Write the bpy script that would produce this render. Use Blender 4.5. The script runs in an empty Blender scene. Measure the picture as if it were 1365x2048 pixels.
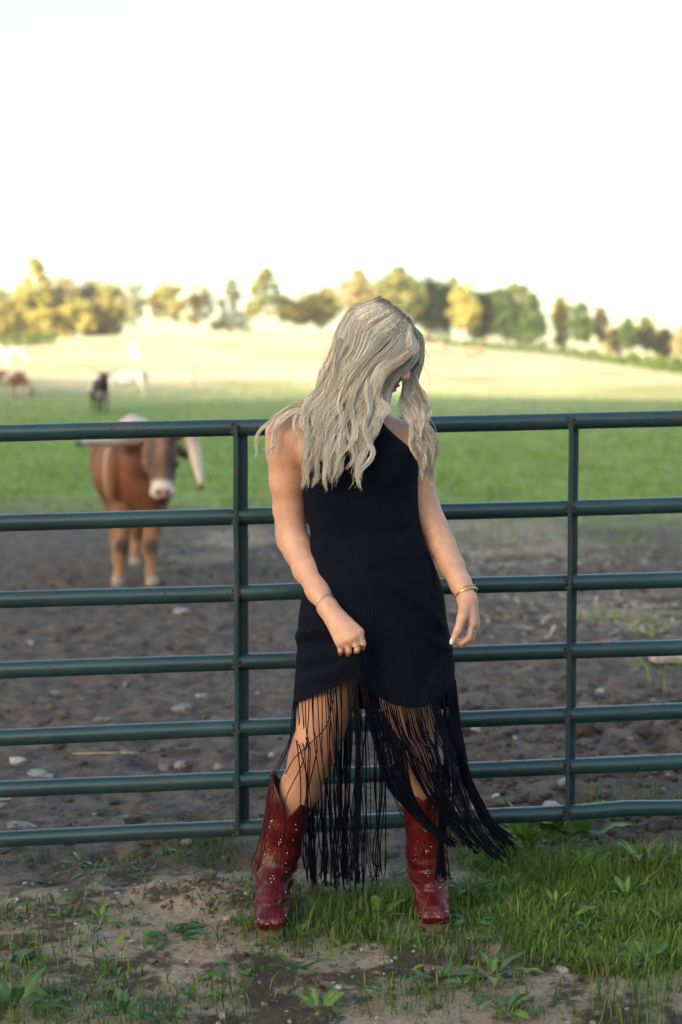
import bpy, math, random
import numpy as np
from mathutils import Vector, Matrix

scene = bpy.context.scene
col = scene.collection
R = math.radians

# ------------------------------------------------------------------ camera
CAM_H, F_PX, PITCH = 1.336, 2844.4, math.atan((1024 - 848) / 2844.4)
cam_d = bpy.data.cameras.new('camera')
cam = bpy.data.objects.new('camera', cam_d)
col.objects.link(cam)
cam_d.sensor_fit = 'VERTICAL'
cam_d.sensor_height = 36.0
cam_d.sensor_width = 24.0
cam_d.lens = 50.0
cam_d.clip_end = 3000
cam_d.clip_start = 0.05
cam.location = (0, 0, CAM_H)
cam.rotation_euler = (math.pi / 2 - PITCH, 0, 0)
cam_d.dof.use_dof = True
cam_d.dof.focus_distance = 3.68
cam_d.dof.aperture_fstop = 2.3
scene.camera = cam

# ------------------------------------------------------------------ light
SUN_EL = R(7.5)
SUN_AZ = math.atan2(-0.66, -0.75)            # low sun behind the photographer, to the left
world = bpy.data.worlds.new('World')
scene.world = world
world.use_nodes = True
wn = world.node_tree
sky = wn.nodes.new('ShaderNodeTexSky')
sky.sky_type = 'NISHITA'
sky.sun_disc = False
sky.sun_elevation = SUN_EL
sky.sun_rotation = SUN_AZ % (2 * math.pi)
sky.air_density = 1.0
sky.dust_density = 3.0
sky.ozone_density = 1.0
wn.links.new(sky.outputs[0], wn.nodes['Background'].inputs[0])
wn.nodes['Background'].inputs[1].default_value = 0.12
sun_d = bpy.data.lights.new('sun', 'SUN')
sun_d.energy = 5.0
sun_d.angle = R(0.5)
sun_d.color = (1.0, 0.86, 0.64)
sun = bpy.data.objects.new('sun', sun_d)
col.objects.link(sun)
to_sun = Vector((math.sin(SUN_AZ) * math.cos(SUN_EL), math.cos(SUN_AZ) * math.cos(SUN_EL), math.sin(SUN_EL)))
sun.rotation_euler = (-to_sun).to_track_quat('-Z', 'Y').to_euler()
sun.location = (-30, -30, 40)

scene.view_settings.view_transform = 'Standard'
scene.view_settings.look = 'None'
scene.view_settings.exposure = 2.52
scene.view_settings.gamma = 1.0
scene.view_settings.use_white_balance = True      # the camera was balanced for open shade
scene.view_settings.white_balance_temperature = 6500
scene.view_settings.white_balance_tint = 8
scene.view_settings.use_curve_mapping = False
scene.render.engine = 'CYCLES'
scene.cycles.use_denoising = True
scene.cycles.max_bounces = 12
scene.cycles.diffuse_bounces = 9
scene.cycles.transparent_max_bounces = 8

# ------------------------------------------------------------------ helpers
CP, SP = math.cos(PITCH), math.sin(PITCH)


def P(u, v, Y):
    """photo pixel (1365 x 2048) on the vertical plane y = Y -> world point"""
    dx, dy = (u - 682.5) / F_PX, (1024 - v) / F_PX
    t = Y / (CP + dy * SP)
    return np.array((dx * t, Y, CAM_H + t * (-SP + dy * CP)))


def tag(o, label=None, cat=None, group=None, kind=None):
    if label: o['label'] = label
    if cat: o['category'] = cat
    if group: o['group'] = group
    if kind: o['kind'] = kind
    return o


def empty(name, loc=(0, 0, 0), rz=0.0):
    o = bpy.data.objects.new(name, None)
    o.empty_display_size = 0.05
    o.location = loc
    o.rotation_euler = (0, 0, rz)
    col.objects.link(o)
    return o


def link(name, me, mat=None, parent=None):
    o = bpy.data.objects.new(name, me)
    col.objects.link(o)
    if mat is not None and not me.materials: me.materials.append(mat)
    if parent is not None:
        o.parent = parent
        o.matrix_parent_inverse = Matrix.Translation(-Vector(parent.location)) if parent.type == 'EMPTY' and parent.rotation_euler.z == 0 else Matrix.Identity(4)
    return o


def mesh_np(name, verts, tris=None, quads=None, smooth=True, attrs=None):
    """fast mesh from arrays; attrs: {name: (n,) float or (n,3) colour per vertex}"""
    verts = np.asarray(verts, np.float32)
    tris = np.zeros((0, 3), np.int32) if tris is None else np.asarray(tris, np.int32)
    quads = np.zeros((0, 4), np.int32) if quads is None else np.asarray(quads, np.int32)
    me = bpy.data.meshes.new(name)
    me.vertices.add(len(verts))
    me.vertices.foreach_set('co', verts.ravel())
    nl = tris.size + quads.size
    me.loops.add(nl)
    me.loops.foreach_set('vertex_index', np.concatenate((tris.ravel(), quads.ravel())).astype(np.int32))
    n = len(tris) + len(quads)
    me.polygons.add(n)
    ls = np.concatenate((np.arange(len(tris)) * 3, tris.size + np.arange(len(quads)) * 4)).astype(np.int32)
    me.polygons.foreach_set('loop_start', ls)
    me.polygons.foreach_set('use_smooth', np.full(n, smooth, bool))
    for k, a in (attrs or {}).items():
        a = np.asarray(a, np.float32)
        if a.ndim == 1:
            at = me.attributes.new(k, 'FLOAT', 'POINT')
            at.data.foreach_set('value', a)
        else:
            at = me.attributes.new(k, 'FLOAT_COLOR', 'POINT')
            at.data.foreach_set('color', np.column_stack((a, np.ones(len(a), np.float32))).ravel().astype(np.float32))
    me.update()
    me.validate()
    return me


class MB:
    """collects verts / quads / tris"""
    def __init__(s):
        s.v, s.q, s.t, s.n = [], [], [], 0

    def add(s, v, q=None, t=None):
        v = np.asarray(v, float)
        s.v.append(v)
        if q is not None and len(q): s.q.append(np.asarray(q) + s.n)
        if t is not None and len(t): s.t.append(np.asarray(t) + s.n)
        s.n += len(v)

    def tube(s, pts, rad, seg=8, cap=True, flat=None, twist0=0.0):
        """pts (n,3); rad scalar/array; flat: (rx factor, ry factor)"""
        pts = np.asarray(pts, float)
        n = len(pts)
        rad = np.broadcast_to(np.asarray(rad, float), (n,))
        tan = np.gradient(pts, axis=0)
        tan /= np.linalg.norm(tan, axis=1)[:, None] + 1e-12
        ref = np.array((0, 0, 1.0)) if abs(tan[0, 2]) < 0.9 else np.array((1.0, 0, 0))
        a = np.cross(tan[0], ref); a /= np.linalg.norm(a)
        V = []
        for i in range(n):
            a = a - tan[i] * a.dot(tan[i]); a /= np.linalg.norm(a) + 1e-12
            b = np.cross(tan[i], a)
            th = np.arange(seg) * 2 * np.pi / seg + twist0
            fx, fy = flat if flat else (1, 1)
            V.append(pts[i] + rad[i] * (np.outer(np.cos(th) * fx, a) + np.outer(np.sin(th) * fy, b)))
        V = np.concatenate(V)
        i = np.arange(n - 1)[:, None] * seg
        j = np.arange(seg)[None]
        k = (j + 1) % seg
        q = np.stack((i + j, i + k, i + seg + k, i + seg + j), -1).reshape(-1, 4)
        t = []
        if cap:
            V = np.vstack((V, pts[:1], pts[-1:]))
            c0, c1 = n * seg, n * seg + 1
            jj = np.arange(seg); kk = (jj + 1) % seg
            t = np.concatenate((np.stack((np.full(seg, c0), kk, jj), -1), np.stack((np.full(seg, c1), (n - 1) * seg + jj, (n - 1) * seg + kk), -1)))
        s.add(V, q, t)

    def box(s, lo, hi, M=None):
        lo, hi = np.asarray(lo, float), np.asarray(hi, float)
        v = np.array([[(lo, hi)[i][0], (lo, hi)[j][1], (lo, hi)[k][2]] for i in (0, 1) for j in (0, 1) for k in (0, 1)])
        if M is not None: v = v @ np.asarray(M)[:3, :3].T + np.asarray(M)[:3, 3]
        s.add(v, [(0, 1, 3, 2), (4, 6, 7, 5), (0, 4, 5, 1), (2, 3, 7, 6), (0, 2, 6, 4), (1, 5, 7, 3)])

    def mesh(s, name, smooth=True, attrs=None):
        return mesh_np(name, np.concatenate(s.v), np.concatenate(s.t) if s.t else None, np.concatenate(s.q) if s.q else None, smooth, attrs)


def hash2(ix, iy, seed):
    h = (ix.astype(np.int64) * 374761393 + iy.astype(np.int64) * 668265263 + seed * 1274126177) & 0xffffffff
    h = ((h ^ (h >> 13)) * 1274126177) & 0xffffffff
    h = (h ^ (h >> 16)) & 0xffffffff
    return h.astype(np.float64) / 4294967295.0


def noise2(x, y, seed=0):
    """gradient noise, about -1..1"""
    x, y = np.asarray(x, float), np.asarray(y, float)
    x0, y0 = np.floor(x), np.floor(y)
    fx, fy = x - x0, y - y0
    sx, sy = fx * fx * fx * (fx * (fx * 6 - 15) + 10), fy * fy * fy * (fy * (fy * 6 - 15) + 10)

    def g(i, j):
        a = hash2(x0 + i, y0 + j, seed) * 2 * np.pi
        return np.cos(a) * (fx - i) + np.sin(a) * (fy - j)
    return 1.5 * ((g(0, 0) * (1 - sx) + g(1, 0) * sx) * (1 - sy) + (g(0, 1) * (1 - sx) + g(1, 1) * sx) * sy)


def fbm(x, y, seed=0, oct=4, gain=0.5):
    a, s, t = 1.0, 0.0, 0.0
    for i in range(oct):
        s = s + a * noise2(x * 2 ** i + 17.3 * i, y * 2 ** i - 9.1 * i, seed + i)
        t += a
        a *= gain
    return s / t


def sstep(a, b, x):
    t = np.clip((np.asarray(x, float) - a) / (b - a), 0, 1)
    return t * t * (3 - 2 * t)


# ------------------------------------------------------------------ materials
def new_mat(name):
    m = bpy.data.materials.new(name)
    m.use_nodes = True
    nt = m.node_tree
    return m, nt, nt.nodes['Principled BSDF']


def nd(nt, t, **kw):
    n = nt.nodes.new(t)
    for k, v in kw.items():
        if k == 'inp':
            for a, b in v.items(): n.inputs[a].default_value = b
        else:
            setattr(n, k, v)
    return n


def ramp(nt, fac, stops):
    n = nt.nodes.new('ShaderNodeValToRGB')
    e = n.color_ramp.elements
    while len(e) < len(stops): e.new(0.5)
    for x, (p, c) in zip(e, stops):
        x.position = p
        x.color = (*c, 1) if len(c) == 3 else c
    nt.links.new(fac, n.inputs[0])
    return n.outputs[0]


def mixc(nt, fac, a, b, mode='MIX'):
    n = nt.nodes.new('ShaderNodeMix')
    n.data_type = 'RGBA'
    n.blend_type = mode
    for s, x in ((0, fac), (6, a), (7, b)):
        if hasattr(x, 'is_linked') or hasattr(x, 'links'): nt.links.new(x, n.inputs[s])
        elif s == 0: n.inputs[0].default_value = x
        else: n.inputs[s].default_value = (*x, 1)
    return n.outputs[2]


def noise_node(nt, scale, detail=4, rough=0.55, coord='Object', dist=0.0, vec=None):
    n = nd(nt, 'ShaderNodeTexNoise', inp={'Scale': scale, 'Detail': detail, 'Roughness': rough, 'Distortion': dist})
    if vec is None:
        tc = nt.nodes.new('ShaderNodeTexCoord')
        vec = tc.outputs[coord]
    nt.links.new(vec, n.inputs['Vector'])
    return n.outputs['Fac']


def bump(nt, bsdf, h, strength=0.3, dist=0.01):
    b = nd(nt, 'ShaderNodeBump', inp={'Strength': strength, 'Distance': dist})
    nt.links.new(h, b.inputs['Height'])
    nt.links.new(b.outputs[0], bsdf.inputs['Normal'])


def attr(nt, name, out='Color'):
    return nd(nt, 'ShaderNodeAttribute', attribute_name=name).outputs[out]


def simple_mat(name, c, rough=0.6, var=0.25, scale=20, metal=0.0, bstr=0.0):
    m, nt, b = new_mat(name)
    f = noise_node(nt, scale)
    lo = tuple(x * (1 - var) for x in c); hi = tuple(min(1, x * (1 + var)) for x in c)
    nt.links.new(ramp(nt, f, [(0.3, lo), (0.7, hi)]), b.inputs['Base Color'])
    b.inputs['Roughness'].default_value = rough
    b.inputs['Metallic'].default_value = metal
    if bstr: bump(nt, b, f, bstr)
    return m


def foliage_mat(name, trans=0.35, rough=0.5, attr_name='tint'):
    """colour from the vertex attribute, part of the light passes through"""
    m, nt, b = new_mat(name)
    c = attr(nt, attr_name)
    nt.links.new(c, b.inputs['Base Color'])
    b.inputs['Roughness'].default_value = rough
    b.inputs['Specular IOR Level'].default_value = 0.3
    tr = nt.nodes.new('ShaderNodeBsdfTranslucent')
    nt.links.new(c, tr.inputs[0])
    mx = nt.nodes.new('ShaderNodeMixShader')
    mx.inputs[0].default_value = trans
    nt.links.new(b.outputs[0], mx.inputs[1])
    nt.links.new(tr.outputs[0], mx.inputs[2])
    nt.links.new(mx.outputs[0], nt.nodes['Material Output'].inputs[0])
    return m


# ------------------------------------------------------------------ signed distance modelling (bodies, boots, animals)
class SDF:
    def __init__(s, lo, hi, h):
        s.lo, s.h = np.asarray(lo, float), h
        s.n = np.ceil((np.asarray(hi, float) - s.lo) / h).astype(int) + 1
        s.f = np.full(s.n, 1.0, np.float32)

    def box(s, lo, hi):
        a = np.clip(np.floor((np.asarray(lo) - s.lo) / s.h).astype(int), 0, s.n)
        b = np.clip(np.ceil((np.asarray(hi) - s.lo) / s.h).astype(int) + 1, 0, s.n)
        ax = [(s.lo[i] + s.h * np.arange(a[i], b[i])).astype(np.float32) for i in range(3)]
        X, Y, Z = np.meshgrid(*ax, indexing='ij', sparse=True)
        return tuple(slice(a[i], b[i]) for i in range(3)), X, Y, Z

    def merge(s, sl, d, k, mode='add'):
        a = s.f[sl]
        if a.size == 0: return
        if mode == 'add':
            hh = np.maximum(k - np.abs(a - d), 0) / k
            s.f[sl] = np.minimum(a, d) - hh * hh * k * 0.25
        else:
            d = -d
            hh = np.maximum(k - np.abs(a - d), 0) / k
            s.f[sl] = np.maximum(a, d) + hh * hh * k * 0.25

    def cone(s, p, q, r1, r2, k=0.01, mode='add'):
        p, q = np.asarray(p, float), np.asarray(q, float)
        m = max(r1, r2) + 2 * k + 4 * s.h
        sl, X, Y, Z = s.box(np.minimum(p, q) - m, np.maximum(p, q) + m)
        d = q - p
        L = d.dot(d) + 1e-12
        t = np.clip(((X - p[0]) * d[0] + (Y - p[1]) * d[1] + (Z - p[2]) * d[2]) / L, 0, 1)
        D = np.sqrt((X - p[0] - t * d[0]) ** 2 + (Y - p[1] - t * d[1]) ** 2 + (Z - p[2] - t * d[2]) ** 2) - (r1 + (r2 - r1) * t)
        s.merge(sl, D.astype(np.float32), k, mode)

    def chain(s, pts, rads, k=0.01, mode='add'):
        for i in range(len(pts) - 1): s.cone(pts[i], pts[i + 1], rads[i], rads[i + 1], k, mode)

    def ell(s, c, r, k=0.01, M=None, mode='add'):
        """ellipsoid, radii r along the rows of M"""
        c, r = np.asarray(c, float), np.asarray(r, float)
        M = np.eye(3) if M is None else np.asarray(M)
        ext = np.sqrt(((M * r[:, None]) ** 2).sum(0)) + 2 * k + 4 * s.h
        sl, X, Y, Z = s.box(c - ext, c + ext)
        X, Y, Z = X - c[0], Y - c[1], Z - c[2]
        k0 = k1 = 0
        for i in range(3):
            w = (X * M[i, 0] + Y * M[i, 1] + Z * M[i, 2])
            k0 = k0 + (w / r[i]) ** 2
            k1 = k1 + (w / r[i] ** 2) ** 2
        k0, k1 = np.sqrt(k0), np.sqrt(k1) + 1e-9
        s.merge(sl, (k0 * (k0 - 1) / k1).astype(np.float32), k, mode)

    def surface(s):
        """surface nets -> verts, quads"""
        f = s.f
        neg = f < 0
        nx, ny, nz = f.shape
        c = np.zeros((nx - 1, ny - 1, nz - 1), np.uint8)
        for i in (0, 1):
            for j in (0, 1):
                for k in (0, 1):
                    c += neg[i:nx - 1 + i, j:ny - 1 + j, k:nz - 1 + k]
        act = (c > 0) & (c < 8)
        idx = np.argwhere(act)
        vid = np.full(act.shape, -1, np.int32)
        vid[tuple(idx.T)] = np.arange(len(idx))
        acc = np.zeros((len(idx), 3)); cnt = np.zeros(len(idx))
        I, J, K = idx.T
        for ax in range(3):
            o = [0, 1, 2]; o.remove(ax)
            for a in (0, 1):
                for b in (0, 1):
                    off0 = [0, 0, 0]; off0[o[0]] = a; off0[o[1]] = b
                    off1 = list(off0); off1[ax] = 1
                    f0 = f[I + off0[0], J + off0[1], K + off0[2]]; f1 = f[I + off1[0], J + off1[1], K + off1[2]]
                    m = (f0 < 0) != (f1 < 0)
                    t = np.where(m, f0 / np.where(m, f0 - f1, 1), 0)
                    p = np.tile(np.array(off0, float), (len(idx), 1))
                    p[:, ax] = t
                    acc += np.where(m[:, None], p, 0); cnt += m
        V = s.lo + s.h * (idx + acc / cnt[:, None])
        Q = []
        for ax in range(3):
            o = [(1, 2), (2, 0), (0, 1)][ax]
            sl0 = [slice(None)] * 3; sl1 = [slice(None)] * 3
            sl0[ax] = slice(0, -1); sl1[ax] = slice(1, None)
            cr = neg[tuple(sl0)] != neg[tuple(sl1)]
            e = np.argwhere(cr)
            ok = (e[:, o[0]] > 0) & (e[:, o[1]] > 0)
            for d in range(3):
                if d != ax: ok &= e[:, d] < f.shape[d] - 1
            e = e[ok]
            flip = neg[tuple(e.T)]
            g = []
            for (a, b) in ((0, 0), (1, 0), (1, 1), (0, 1)):
                t = e.copy(); t[:, o[0]] -= a; t[:, o[1]] -= b
                g.append(vid[tuple(t.T)])
            q = np.stack(g, -1)
            q[~flip] = q[~flip][:, ::-1]
            Q.append(q)
        Q = np.concatenate(Q)
        return V, Q[:, ::-1]


def relax(V, Q, it=2, lam=0.5):
    e = np.concatenate([Q[:, [0, 1]], Q[:, [1, 2]], Q[:, [2, 3]], Q[:, [3, 0]]])
    for _ in range(it):
        acc = np.zeros_like(V); n = np.zeros(len(V))
        for a, b in ((0, 1), (1, 0)):
            for k in range(3): acc[:, k] += np.bincount(e[:, a], V[e[:, b], k], len(V))
            n += np.bincount(e[:, a], minlength=len(V))
        V = V + lam * (acc / np.maximum(n, 1)[:, None] - V)
    return V


def spline(pts, n):
    """Catmull-Rom through pts, n samples by arc length"""
    p = np.asarray(pts, float)
    p = np.vstack((2 * p[0] - p[1], p, 2 * p[-1] - p[-2]))
    out = []
    for i in range(1, len(p) - 2):
        t = np.linspace(0, 1, 12, endpoint=False)[:, None]
        a, b, c, d = p[i - 1], p[i], p[i + 1], p[i + 2]
        out.append(0.5 * ((2 * b) + (-a + c) * t + (2 * a - 5 * b + 4 * c - d) * t ** 2 + (-a + 3 * b - 3 * c + d) * t ** 3))
    out.append(p[-2:-1])
    o = np.concatenate(out)
    L = np.concatenate(([0], np.cumsum(np.linalg.norm(np.diff(o, axis=0), axis=1))))
    s = np.linspace(0, L[-1], n)
    return np.stack([np.interp(s, L, o[:, k]) for k in range(o.shape[1])], -1)
# ------------------------------------------------------------------ the ground: one sheet from the valley to beyond the hill crest
_py = np.array([-60, 2, 12, 20, 30, 53, 75, 100, 140, 180, 225, 262, 285, 330, 450, 700])
_pz = np.array([0, 0, 0.0, 0.16, 0.55, 1.78, 3.1, 4.9, 8.0, 11.2, 15.1, 17.9, 18.0, 15.0, 2, -20])
_cx = np.array([-700, -200, -110, -63, -35, -5, 15, 38, 63, 110, 220, 700])
_cg = np.array([0.55, 0.75, 0.84, 0.905, 0.985, 1.0, 0.945, 0.85, 0.66, 0.48, 0.35, 0.3])


def smooth_interp(x, xs, ys):
    # monotone-ish cubic through the table
    m = np.gradient(ys, xs)
    i = np.clip(np.searchsorted(xs, x) - 1, 0, len(xs) - 2)
    h = xs[i + 1] - xs[i]
    t = np.clip((x - xs[i]) / h, 0, 1)
    return ((2 * t ** 3 - 3 * t ** 2 + 1) * ys[i] + (t ** 3 - 2 * t ** 2 + t) * h * m[i] + (-2 * t ** 3 + 3 * t ** 2) * ys[i + 1] + (t ** 3 - t ** 2) * h * m[i + 1])


GATE_Y = 4.12


def mud_mask(x, y):
    return sstep(GATE_Y - 0.25, GATE_Y + 0.25, y + 0.1 * noise2(x * 3, y * 3, 5)) * (1 - sstep(17, 24, y + 3.0 * fbm(x * 0.4, y * 0.25, 8, 3) + 0.75 * np.clip(x, 0, 4)))


def macro_z(x, y):
    x, y = np.asarray(x, float), np.asarray(y, float)
    z = smooth_interp(y, _py, _pz)
    g = 1 + (smooth_interp(x, _cx, _cg) - 1) * sstep(15, 150, y)
    z = z * g + 0.016 * np.clip(x, -3, 3) * (1 - sstep(8, 30, y))
    z = z + 0.30 * fbm(x / 26 + 3, y / 15, 41, 3) * sstep(22, 75, y)
    # unseen rise of ground added behind the photographer, shaped to shade the near pasture
    shade_ridge = SHADE_RIDGE_H * sstep(-40, -190, y) * (1 - sstep(300, 480, np.abs(x + 90)))
    shade_ridge = shade_ridge * (1 + 0.045 * noise2(x / 45, y * 0 + 0.5, 77) + 0.02 * noise2(x / 14, y * 0 + 0.5, 78))
    shade_ridge = shade_ridge * (1 + 0.13 * sstep(-212, -262, x))
    return z + shade_ridge


SHADE_RIDGE_H = 46.0


def relief(x, y):
    m = mud_mask(x, y)
    near = (1 - sstep(14, 30, y))
    f = np.abs(fbm(x * 5.5, y * 5.5, 12, 3))
    z = m * (0.045 * fbm(x * 1.7, y * 1.7, 11, 3) + 0.035 * (0.5 - f) * (0.4 + sstep(4.6, 6, y)) + 0.012 * fbm(x * 22, y * 22, 13, 3))
    # hoof prints
    hx, hy = x * 3.1, y * 3.1
    dent = np.zeros_like(x)
    for i_ in (-1, 0, 1):
        for j_ in (-1, 0, 1):
            cx_, cy_ = np.floor(hx) + i_, np.floor(hy) + j_
            px_, py_ = cx_ + hash2(cx_, cy_, 901), cy_ + hash2(cx_, cy_, 902)
            dent = np.maximum(dent, np.exp(-(((hx - px_) / 0.22) ** 2 + ((hy - py_) / 0.26) ** 2) ** 2) * (hash2(cx_, cy_, 903) > 0.45))
    z = z - 0.036 * m * dent * (1 - sstep(12, 18, y))
    fr = (1 - m) * near * sstep(-3, 1.5, y)
    z = z + fr * (0.010 * fbm(x * 2.6, y * 2.6, 21, 3) + 0.0065 * fbm(x * 11, y * 11, 22, 3) + 0.0042 * fbm(x * 38, y * 38, 23, 3))
    z = z + 0.045 * np.exp(-(((x + 0.37) / 0.12) ** 2 + ((y - 4.0) / 0.10) ** 2)) * (1 + 0.6 * fbm(x * 16, y * 16, 29, 3))
    return z


def ground_z(x, y):
    x, y = np.asarray(x, float), np.asarray(y, float)
    z = macro_z(x, y)
    k = (y > -3) & (y < 30) & (np.abs(x) < 14)
    if k.any(): z[k] += relief(x[k], y[k])
    # standing spots trodden level
    for bx, by in ((-0.19, 3.76), (0.235, 3.79)):
        w = np.exp(-(((x - bx) / 0.11) ** 2 + ((y - by) / 0.2) ** 2))
        z = z * (1 - w) + 0.002 * w
    return z


def gz(x, y): return float(ground_z(np.array([float(x)]), np.array([float(y)]))[0])


def ground_at(u, v):
    """photo pixel -> point where the view ray meets the ground"""
    ys = np.concatenate((np.linspace(2.0, 30, 2000), np.geomspace(30.1, 420, 1500)))
    dx, dy = (u - 682.5) / F_PX, (1024 - v) / F_PX
    t = ys / (CP + dy * SP)
    zz = CAM_H + t * (-SP + dy * CP)
    hit = np.argmax(zz < macro_z(dx * t, ys))
    y = ys[hit]
    x = dx * t[hit]
    return np.array((x, y, gz(x, y)))


def grass_mask(x, y):
    """where turf covers the soil"""
    far = sstep(17, 24, y + 3.0 * fbm(x * 0.4, y * 0.25, 8, 3) + 0.75 * np.clip(x, 0, 4))
    # lush patch by the gate, right of the boots
    n = fbm(x * 4.5, y * 4.5, 31, 3)
    e = x - (0.30 + 0.55 * np.clip(3.75 - y, 0, 2)) + 0.16 * n
    patch = sstep(-0.05, 0.16, e) * sstep(3.15, 3.5, y + 0.2 * n) * (1 - sstep(4.22, 4.36, y + 0.08 * n))
    mid = 0.75 * sstep(-0.16, 0.0, x + 0.12 * n) * (1 - sstep(0.35, 0.6, x)) * sstep(3.5, 3.66, y + 0.1 * n) * (1 - sstep(3.8, 4.1, y)) * sstep(-0.1, 0.35, n + 0.25)
    return np.clip(np.maximum(far, np.maximum(patch, mid)), 0, 1)


def axis(segs):
    out = [segs[0][0]]
    for a, b, d0, d1 in segs:
        p = a
        while p < b - 1e-6:
            t = (p - a) / (b - a)
            d = d0 + (d1 - d0) * t
            p = min(b, p + d)
            out.append(p)
    return np.array(out)


_hx = axis([(0, 1.25, 0.017, 0.017), (1.25, 3.6, 0.02, 0.06), (3.6, 30, 0.07, 2.2), (30, 560, 2.2, 60)])
gx_ = np.concatenate((-_hx[:0:-1], _hx))
gy_ = axis([(-330, -20, 30, 4), (-20, 2.5, 3, 0.05), (2.5, 5.4, 0.016, 0.016), (5.4, 14, 0.018, 0.09), (14, 60, 0.09, 1.4), (60, 330, 1.5, 6), (330, 460, 8, 30)])
GX, GY = np.meshgrid(gx_, gy_, indexing='xy')
GZ = ground_z(GX.ravel(), GY.ravel())
_w, _h = len(gx_), len(gy_)
ii = (np.arange(_h - 1)[:, None] * _w + np.arange(_w - 1)[None]).ravel()
gq = np.stack((ii, ii + 1, ii + 1 + _w, ii + _w), -1)
GG = grass_mask(GX.ravel(), GY.ravel())
GM = mud_mask(GX.ravel(), GY.ravel())
_x, _y = GX.ravel(), GY.ravel()
sand = np.zeros(len(_x))
for _u, _v, _sx, _sy in ((1000, 1078, 0.9, 1.6), (1090, 1100, 0.6, 1.2), (930, 1110, 0.5, 0.9), (475, 1090, 0.55, 1.1), (420, 1120, 0.4, 0.6), (1230, 1235, 0.35, 0.6), (1120, 1040, 0.8, 2.0)):
    _dx, _dy = (_u - 682.5) / F_PX, (1024 - _v) / F_PX
    _t = CAM_H / (SP - _dy * CP)
    sand = np.maximum(sand, np.exp(-(((_x - _dx * _t) / _sx) ** 2 + ((_y - (CP + _dy * SP) * _t) / _sy) ** 2)))
_k = sand > 0.02
sand[_k] = sstep(0.25, 0.75, sand[_k] + 0.45 * fbm(_x[_k] * 2.2, _y[_k] * 1.6, 71, 4))
ground_me = mesh_np('ground', np.column_stack((GX.ravel(), GY.ravel(), GZ)), quads=gq, attrs={'sand': sand, 'grass': GG, 'mud': GM, 'far': sstep(40, 95, GY.ravel() + 10 * fbm(GX.ravel() / 30, GY.ravel() / 12, 55, 3))})

m, nt, b = new_mat('soil_and_turf')
tc = nt.nodes.new('ShaderNodeTexCoord')
obv = tc.outputs['Object']
n_big = noise_node(nt, 2.6, 5, 0.6, vec=obv, dist=0.6)
n_mid = noise_node(nt, 9.0, 6, 0.65, vec=obv, dist=0.3)
n_fine = noise_node(nt, 70.0, 5, 0.7, vec=obv)
n_pix = noise_node(nt, 260.0, 3, 0.7, vec=obv)
dry = ramp(nt, n_fine, [(0.25, (0.18, 0.135, 0.10)), (0.52, (0.35, 0.28, 0.215)), (0.8, (0.50, 0.41, 0.325))])
damp = ramp(nt, n_fine, [(0.25, (0.035, 0.028, 0.022)), (0.55, (0.085, 0.066, 0.05)), (0.8, (0.15, 0.12, 0.095))])
mm = nd(nt, 'ShaderNodeMath', operation='ADD'); nt.links.new(n_big, mm.inputs[0])
m2 = nd(nt, 'ShaderNodeMath', operation='MULTIPLY'); nt.links.new(n_mid, m2.inputs[0]); m2.inputs[1].default_value = 0.9
nt.links.new(m2.outputs[0], mm.inputs[1])
dirt = mixc(nt, ramp(nt, mm.outputs[0], [(0.88, (1, 1, 1)), (0.99, (0, 0, 0))]), dry, damp)
mudc = ramp(nt, n_fine, [(0.25, (0.034, 0.027, 0.024)), (0.46, (0.075, 0.061, 0.054)), (0.62, (0.135, 0.112, 0.101)), (0.8, (0.27, 0.245, 0.235))])
mud2 = mixc(nt, ramp(nt, n_mid, [(0.48, (0, 0, 0)), (0.62, (1, 1, 1))]), mudc, (0.165, 0.128, 0.104))
mud2 = mixc(nt, ramp(nt, n_mid, [(0.30, (1, 1, 1)), (0.46, (0, 0, 0))]), mud2, (0.034, 0.025, 0.022))
soil = mixc(nt, attr(nt, 'mud', 'Fac'), dirt, mud2)
soil = mixc(nt, attr(nt, 'sand', 'Fac'), soil, ramp(nt, n_fine, [(0.3, (0.17, 0.135, 0.10)), (0.7, (0.34, 0.285, 0.225))]))
n_tuft = noise_node(nt, 1.1, 5, 0.65, vec=obv, dist=0.5)
n_fld = noise_node(nt, 0.10, 4, 0.6, vec=obv)
green = ramp(nt, n_tuft, [(0.3, (0.10, 0.175, 0.027)), (0.5, (0.18, 0.28, 0.052)), (0.7, (0.29, 0.35, 0.095))])
straw = ramp(nt, n_fld, [(0.32, (0.28, 0.26, 0.11)), (0.5, (0.50, 0.43, 0.26)), (0.7, (0.60, 0.52, 0.34))])
turf = mixc(nt, attr(nt, 'far', 'Fac'), green, straw)
surf = mixc(nt, attr(nt, 'grass', 'Fac'), soil, turf)
nt.links.new(surf, b.inputs['Base Color'])
b.inputs['Roughness'].default_value = 0.85
b.inputs['Specular IOR Level'].default_value = 0.25
ad = nd(nt, 'ShaderNodeMath', operation='ADD')
nt.links.new(n_fine, ad.inputs[0]); nt.links.new(n_pix, ad.inputs[1])
bump(nt, b, ad.outputs[0], 0.7, 0.012)
ground = link('ground', ground_me, m)
tag(ground, 'trodden earth yard, churned mud and pasture rising to the hill', kind='structure')
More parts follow.
